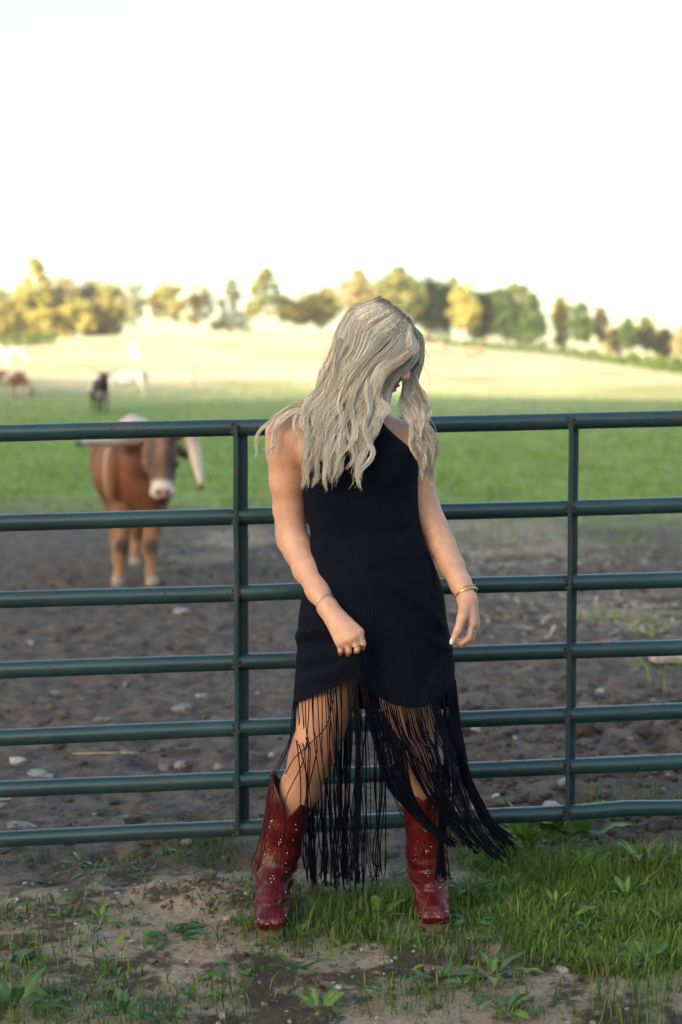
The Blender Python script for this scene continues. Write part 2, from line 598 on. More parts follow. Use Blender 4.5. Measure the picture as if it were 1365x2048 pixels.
# ------------------------------------------------------------------ the tube gate
m, nt, b = new_mat('teal_gate_paint')
f1 = noise_node(nt, 4.0, 4, 0.6)
f2 = noise_node(nt, 38.0, 6, 0.72, dist=0.4)
tcg = nt.nodes.new('ShaderNodeTexCoord')
mp = nd(nt, 'ShaderNodeMapping'); mp.inputs['Scale'].default_value = (1.0, 1.0, 0.45)
nt.links.new(tcg.outputs['Object'], mp.inputs[0])
f3 = noise_node(nt, 60.0, 5, 0.75, vec=mp.outputs[0])
f4 = noise_node(nt, 9.0, 5, 0.7)
paint = ramp(nt, f1, [(0.3, (0.009, 0.035, 0.042)), (0.55, (0.013, 0.048, 0.056)), (0.75, (0.024, 0.066, 0.073))])
paint = mixc(nt, ramp(nt, f4, [(0.60, (0, 0, 0)), (0.72, (0.55, 0.55, 0.55))]), paint, (0.06, 0.058, 0.052))
ru = nd(nt, 'ShaderNodeMath', operation='MULTIPLY')
nt.links.new(ramp(nt, f3, [(0.54, (0, 0, 0)), (0.60, (1, 1, 1))]), ru.inputs[0])
nt.links.new(ramp(nt, f4, [(0.50, (0, 0, 0)), (0.58, (1, 1, 1))]), ru.inputs[1])
withrust = mixc(nt, ru.outputs[0], paint, (0.065, 0.021, 0.017))
chip = ramp(nt, f2, [(0.735, (0, 0, 0)), (0.755, (1, 1, 1))])
nt.links.new(mixc(nt, chip, withrust, (0.42, 0.43, 0.40)), b.inputs['Base Color'])
rr = ramp(nt, ru.outputs[0], [(0, (0.30, 0.30, 0.30)), (1, (0.8, 0.8, 0.8))])
nt.links.new(rr, b.inputs['Roughness'])
bump(nt, b, f2, 0.12, 0.003)
b.inputs['Specular IOR Level'].default_value = 0.7
M_GATE = m
m, nt, b = new_mat('rusty_weld')
f1 = noise_node(nt, 90.0, 4, 0.7)
nt.links.new(ramp(nt, f1, [(0.35, (0.022, 0.020, 0.020)), (0.6, (0.07, 0.026, 0.018))]), b.inputs['Base Color'])
b.inputs['Roughness'].default_value = 0.75
bump(nt, b, f1, 0.6, 0.004)
M_WELD = m
M_POST = simple_mat('weathered_post_wood', (0.16, 0.12, 0.085), 0.85, 0.4, 14, bstr=0.4)
M_BAR = None

gate = empty('tube_gate', (0, GATE_Y, 0))
tag(gate, 'dark teal tubular steel farm gate with seven rails behind the person', 'gate')


def gate_y(x): return GATE_Y + 0.085 * x          # the left end stands a little nearer


def gate_pt(u, v):
    Y = GATE_Y
    for _ in range(6):
        p = P(u, v, Y)
        Y = gate_y(p[0])
    return P(u, v, Y)


RAILS = [(866, 837), (1046, 1010.5), (1200, 1159), (1340, 1294), (1475, 1421.5), (1578.5, 1523.5), (1678, 1615)]
GX0, GX1 = -1.86, 1.86
rail_z = []
rng = np.random.default_rng(4)
for i, (vl, vr) in enumerate(RAILS):
    a, c = gate_pt(0, vl), gate_pt(1365, vr)
    s = (c - a) / (c[0] - a[0])
    xs = np.linspace(GX0, GX1, 60)
    pts = a + (xs - a[0])[:, None] * s
    rail_z.append((a, s))
    # dents and a slight sag, a few millimetres
    pts[:, 2] += 0.0022 * noise2(xs * 1.3, xs * 0 + i, 61) + 0.0008 * noise2(xs * 6, xs * 0 + i, 62)
    if i == 6: pts[:, 2] += 0.006 * np.exp(-((xs - 0.86) / 0.09) ** 2)
    mb = MB()
    mb.tube(pts, 0.0245 if i < 6 else 0.0235, 20)
    link('rail', mb.mesh('rail'), M_GATE, gate)


def rail_at(i, x):
    a, s = rail_z[i]
    return a + (x - a[0]) * s


def upright(x, name, w, depth, y_off, z0, z1, mat=M_GATE):
    mb = MB()
    n = 14
    zz = np.linspace(z0, z1, n)
    y = gate_y(x) + y_off
    # bevelled bar
    prof = np.array([(-w / 2 + .002, -depth / 2), (w / 2 - .002, -depth / 2), (w / 2, -depth / 2 + .002), (w / 2, depth / 2 - .002), (w / 2 - .002, depth / 2), (-w / 2 + .002, depth / 2), (-w / 2, depth / 2 - .002), (-w / 2, -depth / 2 + .002)])
    V = np.concatenate([np.column_stack((x + prof[:, 0] + 0.0006 * math.sin(k * 1.7), y + prof[:, 1], np.full(8, z))) for k, z in enumerate(zz)])
    q = [(k * 8 + j, k * 8 + (j + 1) % 8, k * 8 + 8 + (j + 1) % 8, k * 8 + 8 + j) for k in range(n - 1) for j in range(8)]
    V = np.vstack((V, [[x, y, z0]], [[x, y, z1]]))
    t = [(n * 8, (j + 1) % 8, j) for j in range(8)] + [(n * 8 + 1, (n - 1) * 8 + j, (n - 1) * 8 + (j + 1) % 8) for j in range(8)]
    mb.add(V, q, t)
    return link(name, mb.mesh(name, smooth=False), mat, gate)


for u_top, u_bot in ((471, 477), (1135, 1136)):
    p = gate_pt((u_top + u_bot) / 2, 1240)
    x = p[0]
    zt, zb = rail_at(0, x)[2], rail_at(6, x)[2]
    upright(x, 'brace_strip', 0.013, 0.006, -0.0285, zb - 0.012, zt + 0.008)
    upright(x + 0.0185, 'brace_channel', 0.026, 0.030, 0.036, zb - 0.01, zt + 0.002)
    upright(x + 0.0062, 'brace_flange', 0.003, 0.05, -0.001, zb - 0.004, zt - 0.012)
    for i in range(7):
        c = rail_at(i, x)
        mb = MB()
        for k in range(5):
            th = np.linspace(0, 2 * np.pi, 9)[:8]
            o = np.array(((-0.0085, 0.0082)[k % 2] + rng.normal(0, .001), -0.0245 - 0.0005 * k, -0.012 + 0.006 * k + rng.normal(0, .002)))
            r = rng.uniform(.0035, .006)
            mb.tube([c + o + (0, 0, -r), c + o + (0, 0, -r * .5), c + o + (0, 0, r * .5), c + o + (0, 0, r)], [r * .4, r, r, r * .4], 7)
        link('weld', mb.mesh('weld'), M_WELD, gate)
for x in (GX0, GX1):
    mb = MB()
    zt, zb = rail_at(0, x)[2], rail_at(6, x)[2]
    mb.tube(np.array([(x, gate_y(x), z) for z in np.linspace(zb - 0.02, zt + 0.02, 8)]), 0.0255, 16)
    link('end_stile', mb.mesh('end_stile'), M_GATE, gate)
for x, lab in ((-2.03, 'weathered timber post at the left end of the teal gate'), (2.03, 'weathered timber post at the right end of the teal gate')):
    mb = MB()
    z0 = gz(x, gate_y(x))
    zz = np.linspace(z0 - 0.25, z0 + 1.55, 16)
    mb.tube(np.column_stack((x + 0.006 * np.sin(zz * 5), np.full(16, gate_y(x)), zz)), 0.085 + 0.004 * np.sin(zz * 9), 14)
    o = link('gate_post', mb.mesh('gate_post'), M_POST)
    tag(o, lab, 'post', 'posts that carry the gate')
    sx = -1 if x > 0 else 1
    for i in (1, 5):
        mb = MB()
        c = rail_at(i, GX0 if x < 0 else GX1)
        mb.tube([(x + sx * 0.03, gate_y(x), c[2] + .04), (x + sx * 0.15, gate_y(x), c[2] + .04), (x + sx * 0.17, gate_y(x), c[2] + .04)], [.011, .011, .011], 8)
        link('hinge', mb.mesh('hinge'), M_WELD, o)
# ------------------------------------------------------------------ grass, weeds, stones
M_GRASS = foliage_mat('grass_blade', 0.30, 0.45)
M_LEAF = foliage_mat('weed_leaf', 0.25, 0.40)
M_DRYLEAF = simple_mat('dry_leaf', (0.20, 0.15, 0.105), 0.7, 0.4, 60, bstr=0.3)


def blades(x, y, h, w, colr, seed, lean=0.35, z=None):
    """one mesh of bent grass blades: 5 verts, 3 faces each"""
    r = np.random.default_rng(seed)
    n = len(x)
    az, ln = r.uniform(0, 2 * np.pi, n), np.abs(r.normal(lean, lean * 0.6, n))
    z = ground_z(x, y) if z is None else z
    d = np.column_stack((np.cos(az), np.sin(az), np.zeros(n)))
    fa = az + np.pi / 2 + r.normal(0, 0.5, n)
    sd = np.column_stack((np.cos(fa), np.sin(fa), np.zeros(n)))
    base = np.column_stack((x, y, z - 0.006))
    up = np.array((0, 0, 1.0))
    mid = base + up * (h * 0.55)[:, None] + d * (h * ln * 0.28)[:, None]
    tip = base + up * (h * (1 - 0.25 * ln))[:, None] + d * (h * ln)[:, None]
    W = w[:, None] * 0.5
    V = np.stack((base - sd * W, base + sd * W, mid - sd * W * 0.8, mid + sd * W * 0.8, tip), 1).reshape(-1, 3)
    i = np.arange(n)[:, None] * 5
    q = i + np.array([[0, 1, 3, 2]])
    t = i + np.array([[2, 3, 4]])
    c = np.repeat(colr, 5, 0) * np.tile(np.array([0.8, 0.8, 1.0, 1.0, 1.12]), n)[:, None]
    return V, q, t, c


def grass_cols(n, r, a=(0.06, 0.115, 0.016), b=(0.15, 0.21, 0.04), dry=0.06):
    k = r.random(n)[:, None]
    c = np.array(a) * (1 - k) + np.array(b) * k
    m = r.random(n) < dry
    c[m] = np.array((0.30, 0.24, 0.11)) * r.uniform(0.5, 1.1, (m.sum(), 1))
    return c


def grass_obj(name, parts, label):
    V, q, t, c, n = [], [], [], [], 0
    for v_, q_, t_, c_ in parts:
        V.append(v_); q.append(q_ + n); t.append(t_ + n); c.append(c_); n += len(v_)
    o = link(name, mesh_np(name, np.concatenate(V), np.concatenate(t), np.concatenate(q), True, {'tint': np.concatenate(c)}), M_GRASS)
    return tag(o, label, kind='stuff')


r = np.random.default_rng(11)
parts = []
# lush turf right of the boots
n = 120000
x = r.uniform(-0.2, 1.7, n); y = r.uniform(3.0, 4.45, n)
gm = grass_mask(x, y)
den = np.clip(fbm(x * 6, y * 6, 91, 3) * 1.4 + 0.62, 0.08, 1)
k = r.random(n) < gm * den
x, y = x[k], y[k]; n = len(x)
tall = np.clip(0.75 + 0.7 * fbm(x * 3.2, y * 3.2, 92, 2) + 0.35 * sstep(3.8, 4.2, y), 0.3, 1.6)
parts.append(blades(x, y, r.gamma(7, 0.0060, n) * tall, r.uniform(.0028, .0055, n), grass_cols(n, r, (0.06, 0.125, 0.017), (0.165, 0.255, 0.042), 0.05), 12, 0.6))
# scattered tufts on the bare dirt
tufts = [(300, 1640, 7), (395, 1695, 60), (420, 1700, 50), (370, 1705, 40), (455, 1650, 30), (505, 1700, 45), (440, 1820, 30), (490, 1870, 40), (530, 1888, 45), (560, 1885, 45), (585, 1868, 40), (600, 1850, 50),
         (640, 1840, 70), (670, 1830, 80), (660, 1868, 60), (640, 1880, 50), (620, 1830, 60), (710, 1840, 60), (690, 1860, 40), (650, 1800, 40), (620, 1795, 40), (700, 1800, 30), (745, 1800, 30), (30, 1830, 30), (170, 1840, 40), (75, 1900, 40), (90, 1930, 30), (80, 1945, 24),
         (455, 1995, 30), (430, 1985, 26), (440, 2035, 30), (300, 1790, 10), (250, 1960, 22), (220, 1945, 16), (130, 1985, 30), (60, 2020, 60), (20, 2000, 60), (90, 2040, 60), (895, 1920, 70), (910, 1900, 60), (935, 1915, 40), (830, 1990, 40), (820, 2025, 40), (850, 2005, 25),
         (770, 1880, 30), (730, 1885, 24), (790, 1870, 24), (1250, 2010, 60), (1330, 2000, 60), (1210, 2035, 50), (1300, 1960, 60), (1050, 1880, 50), (1020, 1920, 40), (1090, 1930, 40), (1000, 1990, 36), (1060, 2030, 30), (260, 2035, 60), (220, 2030, 40),
         (10, 1960, 30), (5, 1815, 20), (40, 1890, 20), (190, 1900, 12), (260, 1900, 10), (325, 1985, 10), (150, 1800, 12), (545, 1995, 12), (610, 1985, 14), (520, 1945, 10), (220, 1750, 14), (60, 1720, 16), (30, 1700, 16), (120, 1705, 10), (250, 1725, 20), (330, 1725, 18), (480, 1790, 24), (590, 1780, 24),
         (1180, 1640, 80), (1250, 1630, 80), (1320, 1620, 90), (1000, 1700, 80), (950, 1700, 60), (1060, 1680, 80)]
for i, (u, v, k) in enumerate(tufts):
    c = ground_at(u, v)
    k = int(k * 1.5)
    sp = 0.018 + 0.0011 * k ** 0.9
    xx, yy = c[0] + r.normal(0, sp, k), c[1] + r.normal(0, sp * 0.9, k)
    hh = r.gamma(6, 0.0070, k) * (0.7 + 0.010 * min(k, 60))
    parts.append(blades(xx, yy, hh * 0.9, r.uniform(.0025, .0045, k), grass_cols(k, r, (0.05, 0.105, 0.016), (0.13, 0.20, 0.04), dry=0.10), 100 + i, 0.5))
# very short sprouts over the dirt
n = 2600
x = r.uniform(-1.2, 1.4, n); y = r.uniform(2.85, 4.3, n)
k = r.random(n) < np.clip(fbm(x * 4, y * 4, 93, 3) * 2.4 - 0.1, 0, 0.85)
x, y = x[k], y[k]; n = len(x)
parts.append(blades(x, y, r.gamma(3, 0.0038, n), r.uniform(.002, .004, n), grass_cols(n, r, (0.06, 0.085, 0.025), (0.12, 0.15, 0.05), 0.25), 13, 0.7))
grass_obj('grass', parts, 'short green grass tufted over the dirt beside the gate')

# pasture grass beyond the mud, and tufts within the mud
parts = []
n = 52000
y = 5.0 * (75 / 5.0) ** r.random(n); x = (r.random(n) - 0.5) * 2 * (0.31 * y + 1.2)
gm = sstep(17, 24, y + 3.0 * fbm(x * 0.4, y * 0.25, 8, 3) + 0.75 * np.clip(x, 0, 4))
clump = fbm(x * 0.9, y * 0.9, 94, 3)
k = r.random(n) < np.where(gm > 0.3, gm, np.clip(clump * 3 - 1.1 + 0.8 * sstep(0.3, 2.0, x) - 0.4 * (x < 0), 0, 0.9) * sstep(6.5, 9, y))
x, y = x[k], y[k]; n = len(x)
hh = r.gamma(6, 0.016, n) * (0.55 + 0.8 * np.clip(fbm(x * 0.35, y * 0.2, 95, 3) + 0.4, 0, 1.4)) * (1 - 0.35 * sstep(25, 60, y))
parts.append(blades(x, y, hh, 0.004 + 0.0011 * y * r.uniform(.6, 1.2, n), grass_cols(n, r, (0.10, 0.19, 0.028), (0.23, 0.34, 0.065), 0.06), 14, 0.5))
grass_obj('pasture_grass', parts, 'green pasture grass beyond the churned mud')

# crumbs of earth and small stones
base = []
for k in range(6):
    rr = np.random.default_rng(200 + k)
    t = (1 + 5 ** .5) / 2
    iv = np.array([(-1, t, 0), (1, t, 0), (-1, -t, 0), (1, -t, 0), (0, -1, t), (0, 1, t), (0, -1, -t), (0, 1, -t), (t, 0, -1), (t, 0, 1), (-t, 0, -1), (-t, 0, 1)]) / math.sqrt(1 + t * t)
    iv = iv * rr.uniform(0.65, 1.15, (12, 1)) * np.array((1, rr.uniform(.7, 1), rr.uniform(.45, .7)))
    base.append(iv)
it = np.array([(0, 11, 5), (0, 5, 1), (0, 1, 7), (0, 7, 10), (0, 10, 11), (1, 5, 9), (5, 11, 4), (11, 10, 2), (10, 7, 6), (7, 1, 8), (3, 9, 4), (3, 4, 2), (3, 2, 6), (3, 6, 8), (3, 8, 9), (4, 9, 5), (2, 4, 11), (6, 2, 10), (8, 6, 7), (9, 8, 1)])
V, T, C, n0 = [], [], [], 0


def scatter(x, y, s, cols, sink=0.25):
    global n0
    z = ground_z(x, y)
    for i in range(len(x)):
        a = r.uniform(0, 2 * np.pi)
        rot = np.array([(math.cos(a), -math.sin(a), 0), (math.sin(a), math.cos(a), 0), (0, 0, 1)])
        V.append(base[r.integers(6)] @ rot.T * s[i] + (x[i], y[i], z[i] + s[i] * (0.45 - sink)))
        T.append(it + n0); C.append(np.tile(cols[i], (12, 1))); n0 += 12


n = 1500
y = 4.3 * (13 / 4.3) ** r.random(n); x = (r.random(n) - 0.5) * 2 * (0.30 * y + 0.3)
s = r.gamma(2.2, 0.0062, n) + 0.004
k = r.random(n)[:, None]
cc = np.where(k < 0.86, np.array((0.06, 0.046, 0.040)) * r.uniform(.5, 1.5, (n, 1)), np.array((0.27, 0.25, 0.245)) * r.uniform(.6, 1.25, (n, 1)))
scatter(x, y, s, cc)
n = 1500
x = r.uniform(-1.3, 1.2, n); y = r.uniform(2.8, 4.3, n)
kk = r.random(n) < np.clip(1 - grass_mask(x, y) + 0.0, 0.05, 1)
x, y = x[kk], y[kk]; n = len(x)
k = r.random(n)[:, None]
cc = np.where(k < 0.75, np.array((0.12, 0.092, 0.07)) * r.uniform(.4, 1.5, (n, 1)), np.array((0.33, 0.30, 0.27)) * r.uniform(.6, 1.2, (n, 1)))
scatter(x, y, r.gamma(2.0, 0.0024, n) + 0.0015, cc)
# heavy dark clods behind the gate on the right
n = 900
x, y = r.uniform(0.25, 1.9, n), 4.45 + 2.6 * r.random(n) ** 1.3
scatter(x, y, r.gamma(2.0, 0.0085, n) + 0.005, np.array((0.052, 0.037, 0.031)) * r.uniform(.5, 1.6, (n, 1)), 0.3)
# the dug-up lump near the gate
n = 240
x, y = r.normal(-0.37, 0.09, n), r.normal(3.98, 0.06, n)
scatter(x, y, r.gamma(2, 0.0024, n) + 0.0015, np.array((0.10, 0.075, 0.06)) * r.uniform(.5, 1.5, (n, 1)))
M_CLOD = None
m, nt, b = new_mat('earth_crumb')
f = noise_node(nt, 120, 4)
nt.links.new(mixc(nt, 0.6, attr(nt, 'tint'), mixc(nt, 1.0, attr(nt, 'tint'), ramp(nt, f, [(0.3, (0.5, 0.5, 0.5)), (0.7, (1.5, 1.5, 1.5))]), 'MULTIPLY')), b.inputs['Base Color'])
b.inputs['Roughness'].default_value = 0.9
bump(nt, b, f, 0.5, 0.006)
tag(link('soil_crumbs', mesh_np('soil_crumbs', np.concatenate(V), np.concatenate(T), None, False, {'tint': np.concatenate(C)}), m), 'crumbs of earth and small stones strewn over the mud', kind='stuff')

# straw trodden into the mud in the middle distance
n = 2600
c0 = [ground_at(470, 1090), ground_at(980, 1075), ground_at(1060, 1105), ground_at(1240, 1225), ground_at(940, 1120)]
pk = r.integers(0, 5, n)
cc = np.array(c0)[pk]
x, y = cc[:, 0] + r.normal(0, 0.55, n), cc[:, 1] + r.normal(0, 0.9, n)
a, l = r.uniform(0, 2 * np.pi, n), r.uniform(.05, .22, n)
z = ground_z(x, y) + 0.012
d = np.column_stack((np.cos(a), np.sin(a), r.normal(0, .12, n))) * l[:, None] / 2
sd = np.column_stack((-np.sin(a), np.cos(a), np.zeros(n))) * 0.008
ctr = np.column_stack((x, y, z))
Vs = np.stack((ctr - d - sd, ctr - d + sd, ctr + d + sd, ctr + d - sd), 1).reshape(-1, 3)
tag(link('straw', mesh_np('straw', Vs, None, np.arange(4 * n).reshape(-1, 4), False), simple_mat('straw_stalk', (0.40, 0.33, 0.24), 0.8, 0.3, 9)), 'pale straw trodden into the mud', kind='stuff')


# --- broad-leaved weeds: each leaf a mesh of its own
def leaf_mesh(name, L, W, bend, fold, seed, wavy=0.05, tip=1.0, stalk=0.25, tone=(0.06, 0.12, 0.03)):
    r_ = np.random.default_rng(seed)
    n, mcols = 9, 5
    V = []
    for i in range(n):
        t = i / (n - 1)
        wd = W * (math.sin(math.pi * t ** (0.85 / tip)) ** 0.75 * (1 - 0.25 * t) if 0 < t < 1 else (0.04 if t == 0 else 0.02))
        arc = bend * t
        cx = L * (math.sin(arc) / bend if bend else t)
        cz = -L * (1 - math.cos(arc)) / bend if bend else 0
        for j in range(mcols):
            s = (j / (mcols - 1) - 0.5) * 2
            V.append((cx, s * wd * 0.5, cz + fold * wd * abs(s) + wavy * W * abs(s) * math.sin(t * 13 + j * 2 + seed) + 0.02 * W * r_.normal()))
    q = [(i * mcols + j, i * mcols + j + 1, (i + 1) * mcols + j + 1, (i + 1) * mcols + j) for i in range(n - 1) for j in range(mcols - 1)]
    V = np.array(V) + (stalk * L, 0, 0)
    k = len(V)
    sv = [(x_, s * 0.0018, z_) for x_, z_ in ((0, 0), (stalk * L * 1.05, 0.001)) for s in (-1, 1)]
    V = np.vstack((V, sv))
    q.append((k, k + 1, k + 3, k + 2))
    c = np.array(tone) * np.clip(r_.normal(1, 0.10, (len(V), 1)), 0.7, 1.4)
    mid = np.arange(n) * mcols + 2
    c[mid] *= 1.5
    c[-4:] = (0.16, 0.15, 0.07)
    return mesh_np(name, V, None, q, True, {'tint': c})


tones = [(0.055, 0.125, 0.04), (0.075, 0.155, 0.04), (0.10, 0.19, 0.035), (0.075, 0.14, 0.075), (0.125, 0.22, 0.045)]
LEAVES = [leaf_mesh('leaf', 1.0, w, bd, fo, 300 + i, wv, tp, st, tones[i % 5]) for i, (w, bd, fo, wv, tp, st) in enumerate(
    [(0.38, 0.9, 0.10, 0.08, 1.0, 0.28), (0.30, 0.6, 0.14, 0.06, 0.9, 0.2), (0.40, 1.1, 0.10, 0.08, 0.95, 0.35), (0.30, 0.8, 0.12, 0.09, 0.8, 0.15), (0.36, 0.7, 0.16, 0.07, 0.9, 0.25), (0.38, 1.3, 0.08, 0.08, 1.0, 0.3)])]


def weed(u, v, n, size, label, up=0.5, seed=0, tone=None, Y=None, name='weed', group='weeds on the ground'):
    r_ = np.random.default_rng(1000 + seed)
    c = ground_at(u, v) if Y is None else np.array((*P(u, v, Y)[:2], 0))
    if Y is not None: c[2] = gz(c[0], c[1])
    e = empty(name, tuple(c))
    a0 = r_.uniform(0, 6.28)
    for k in range(n):
        me = LEAVES[(tone if tone is not None and r_.random() < 0.7 else r_.integers(6))]
        o = bpy.data.objects.new('leaf', me)
        if not me.materials: me.materials.append(M_LEAF)
        col.objects.link(o)
        o.parent = e
        az = a0 + 2 * math.pi * k / n * 1.0 + r_.normal(0, 0.35)
        el = np.clip(r_.normal(up, 0.25), 0.08, 1.35)
        s = size * 1.08 * r_.uniform(0.55, 1.15)
        o.rotation_euler = (r_.normal(0, .25), -el, az)
        o.scale = (s, s * r_.uniform(.8, 1.15), s)
        o.location = (0.006 * math.cos(az), 0.006 * math.sin(az), 0.002)
    return tag(e, label, 'weed', group)


weed(205, 1855, 7, 0.065, 'small weed with two raised leaves beside the pale flat stone', 0.5, 1)
weed(220, 1900, 5, 0.060, 'light green weed just below the pale flat stone', 0.75, 2, 4)
weed(345, 1880, 13, 0.085, 'largest dark weed rosette on the bare dirt', 0.45, 3, 0)
weed(265, 1862, 4, 0.045, 'tiny weed left of the largest dark rosette', 0.4, 4)
weed(185, 1745, 6, 0.055, 'dull weed on damp earth below the bottom rail', 0.4, 5, 3)
weed(350, 1805, 4, 0.032, 'tiny bright sprout on the dirt right of the damp patch', 0.7, 6, 4)
weed(465, 1952, 8, 0.075, 'spreading grey-green weed below the nearer red boot', 0.35, 7, 3)
weed(590, 1950, 9, 0.075, 'bushy weed right of the spreading grey-green one', 0.65, 8, 1)
weed(640, 2035, 8, 0.055, 'pale round-leaved weed at the bottom edge near the middle', 0.7, 9, 4)
weed(185, 1985, 6, 0.070, 'weed with upright leaves amid the dirt at lower left', 0.6, 10, 1)
weed(110, 2000, 7, 0.065, 'weed beside the blurred grass clump at lower left', 0.55, 11, 0)
weed(40, 1915, 6, 0.06, 'low weed near the left edge above the blurred grass', 0.4, 12, 3)
weed(250, 2040, 11, 0.075, 'dense dark weed clump cut by the bottom edge', 0.7, 13, 0)
weed(30, 2030, 12, 0.085, 'dark leafy clump in the bottom left corner', 0.7, 14, 0)
weed(15, 1845, 5, 0.05, 'small weed at the left edge on dry dirt', 0.4, 15, 3)
weed(760, 1845, 7, 0.085, 'broad-leaved weed on the dirt between the red boots', 0.55, 16, 2)
weed(700, 1800, 5, 0.06, 'small weed under the hanging fringe ends', 0.5, 17, 2)
weed(945, 1855, 8, 0.075, 'weed leaning against the toe of the farther red boot', 0.45, 18, 0)
weed(940, 1790, 8, 0.085, 'dark broad leaves behind the farther red boot', 0.45, 19, 0)
weed(1000, 1880, 6, 0.065, 'weed right of the farther boot with a brown leaf', 0.4, 20, 1)
weed(985, 1960, 10, 0.095, 'wide pale green weed on damp earth at lower right', 0.6, 21, 4)
weed(880, 1965, 6, 0.06, 'small weed below the farther red boot', 0.5, 22, 1)
weed(1010, 2040, 11, 0.090, 'bright weed clump at the bottom edge right of the middle', 0.75, 23, 4)
weed(815, 1950, 5, 0.055, 'weed with dry leaves on sandy dirt below the boots', 0.3, 24, 3)
weed(1130, 1850, 8, 0.070, 'weed with drooping leaves inside the turf', 0.5, 25, 0)
weed(1255, 1800, 9, 0.06, 'upright lance-leaved weed in the turf near the right edge', 0.95, 26, 4)
weed(1110, 1820, 5, 0.042, 'thin upright weed in the middle of the turf', 1.1, 27, 4)
weed(1290, 1935, 7, 0.065, 'weed at the turf edge near the right side', 0.6, 28, 1)
weed(1180, 1745, 5, 0.06, 'weed half hidden in tall turf below the bottom rail', 0.9, 29, 2)
weed(700, 2010, 6, 0.055, 'small weed above the pale round-leaved one', 0.45, 30, 3)
weed(690, 1905, 5, 0.05, 'flat weed in the dirt midway between the boots', 0.3, 31, 3)
weed(1335, 1850, 6, 0.05, 'leafy weed at the right edge of the turf', 0.7, 32, 1)
weed(20, 1935, 7, 0.06, 'greyish weed at the left edge by the grass', 0.5, 33, 3)
weed(1060, 1645, 9, 0.16, 'tall dock with big bright leaves behind the bottom rail', 1.0, 34, 4, Y=4.32, group='docks along the gate')
weed(1110, 1640, 7, 0.12, 'broad dock just left of the right gate brace', 0.85, 35, 2, Y=4.33, group='docks along the gate')
weed(1165, 1640, 8, 0.16, 'erect dock just right of the right gate brace', 1.1, 36, 2, Y=4.34, group='docks along the gate')
weed(1010, 1648, 6, 0.10, 'small dock beside the sweeping fringe', 0.9, 37, 4, Y=4.30, group='docks along the gate')
weed(1290, 1660, 8, 0.11, 'leafy dock under the bottom rail near the right edge', 0.8, 38, 1, Y=4.15, group='docks along the gate')
weed(160, 1665, 4, 0.05, 'small dock sprout behind the bottom rail at left', 0.8, 39, 4, Y=4.35, group='docks along the gate')
weed(775, 1720, 3, 0.10, 'single large round leaf behind the hanging fringe', 0.6, 40, 2, Y=4.05)


# low ground cover: sprigs of small leaves over the dirt and in the turf, past counting
rw = np.random.default_rng(88)
gv, gq_, gc, gn = [], [], [], 0
_src = []
for me in LEAVES:
    co = np.zeros(len(me.vertices) * 3, np.float32); me.vertices.foreach_get('co', co)
    cl = np.zeros(len(me.vertices) * 4, np.float32); me.attributes['tint'].data.foreach_get('color', cl)
    _src.append((co.reshape(-1, 3).astype(float), np.array([list(p_.vertices) for p_ in me.polygons]), cl.reshape(-1, 4)[:, :3]))
for i in range(165):
    if i < 80: c0_ = ground_at(rw.uniform(955, 1362), rw.uniform(1690, 1935))
    elif i < 140: c0_ = ground_at(rw.uniform(3, 1000), rw.uniform(1860, 2046))
    else: c0_ = ground_at(rw.uniform(3, 500), rw.uniform(1700, 1860))
    nl, sz, a0_ = int(rw.integers(3, 8)), rw.uniform(.018, .045), rw.uniform(0, 6.28)
    for k in range(nl):
        v__, q__, c__ = _src[int(rw.integers(0, 6))]
        R3 = np.array((Matrix.Rotation(a0_ + 6.28 * k / nl + rw.normal(0, .4), 3, 'Z') @ Matrix.Rotation(-np.clip(rw.normal(.5, .3), .05, 1.3), 3, 'Y') @ Matrix.Rotation(rw.normal(0, .3), 3, 'X')))
        s__ = sz * rw.uniform(.6, 1.2)
        gv.append(v__ @ R3.T * s__ + c0_); gq_.append(q__ + gn); gc.append(c__ * rw.uniform(.7, 1.2)); gn += len(v__)
tag(link('ground_cover', mesh_np('ground_cover', np.concatenate(gv), None, np.concatenate(gq_), True, {'tint': np.concatenate(gc)}), M_LEAF), 'low leafy ground cover over the dirt and turf', kind='stuff')


# --- single flat stones and a board
def rock(u, v, sx, sy, sz, label, c, seed, name='stone'):
    r_ = np.random.default_rng(seed)
    p = ground_at(u, v)
    th = np.linspace(0, 2 * np.pi, 13)[:12]
    rad = r_.uniform(0.75, 1.1, 12)
    V, q = [], []
    for k, (s, z) in enumerate(((1.0, -0.4), (1.04, 0.1), (0.92, 0.75), (0.6, 1.0))):
        for j in range(12): V.append((sx * s * rad[j] * math.cos(th[j]), sy * s * rad[j] * math.sin(th[j]), sz * (z + r_.normal(0, .06))))
    q = [(k * 12 + j, k * 12 + (j + 1) % 12, k * 12 + 12 + (j + 1) % 12, k * 12 + 12 + j) for k in range(3) for j in range(12)]
    V.append((0, 0, sz))
    t = [(48, 36 + j, 36 + (j + 1) % 12) for j in range(12)]
    c = tuple(k * 0.45 for k in c)
    o = link(name, mesh_np(name, V, t, q, False), simple_mat('stone_%d' % seed, c, 0.9, 0.45, 45, bstr=0.8))
    o.location = p + np.array((0, 0, -0.35 * sz))
    o.rotation_euler = (r_.normal(0, .08), r_.normal(0, .08), r_.uniform(0, 6))
    return tag(o, label, 'stone', 'stones')


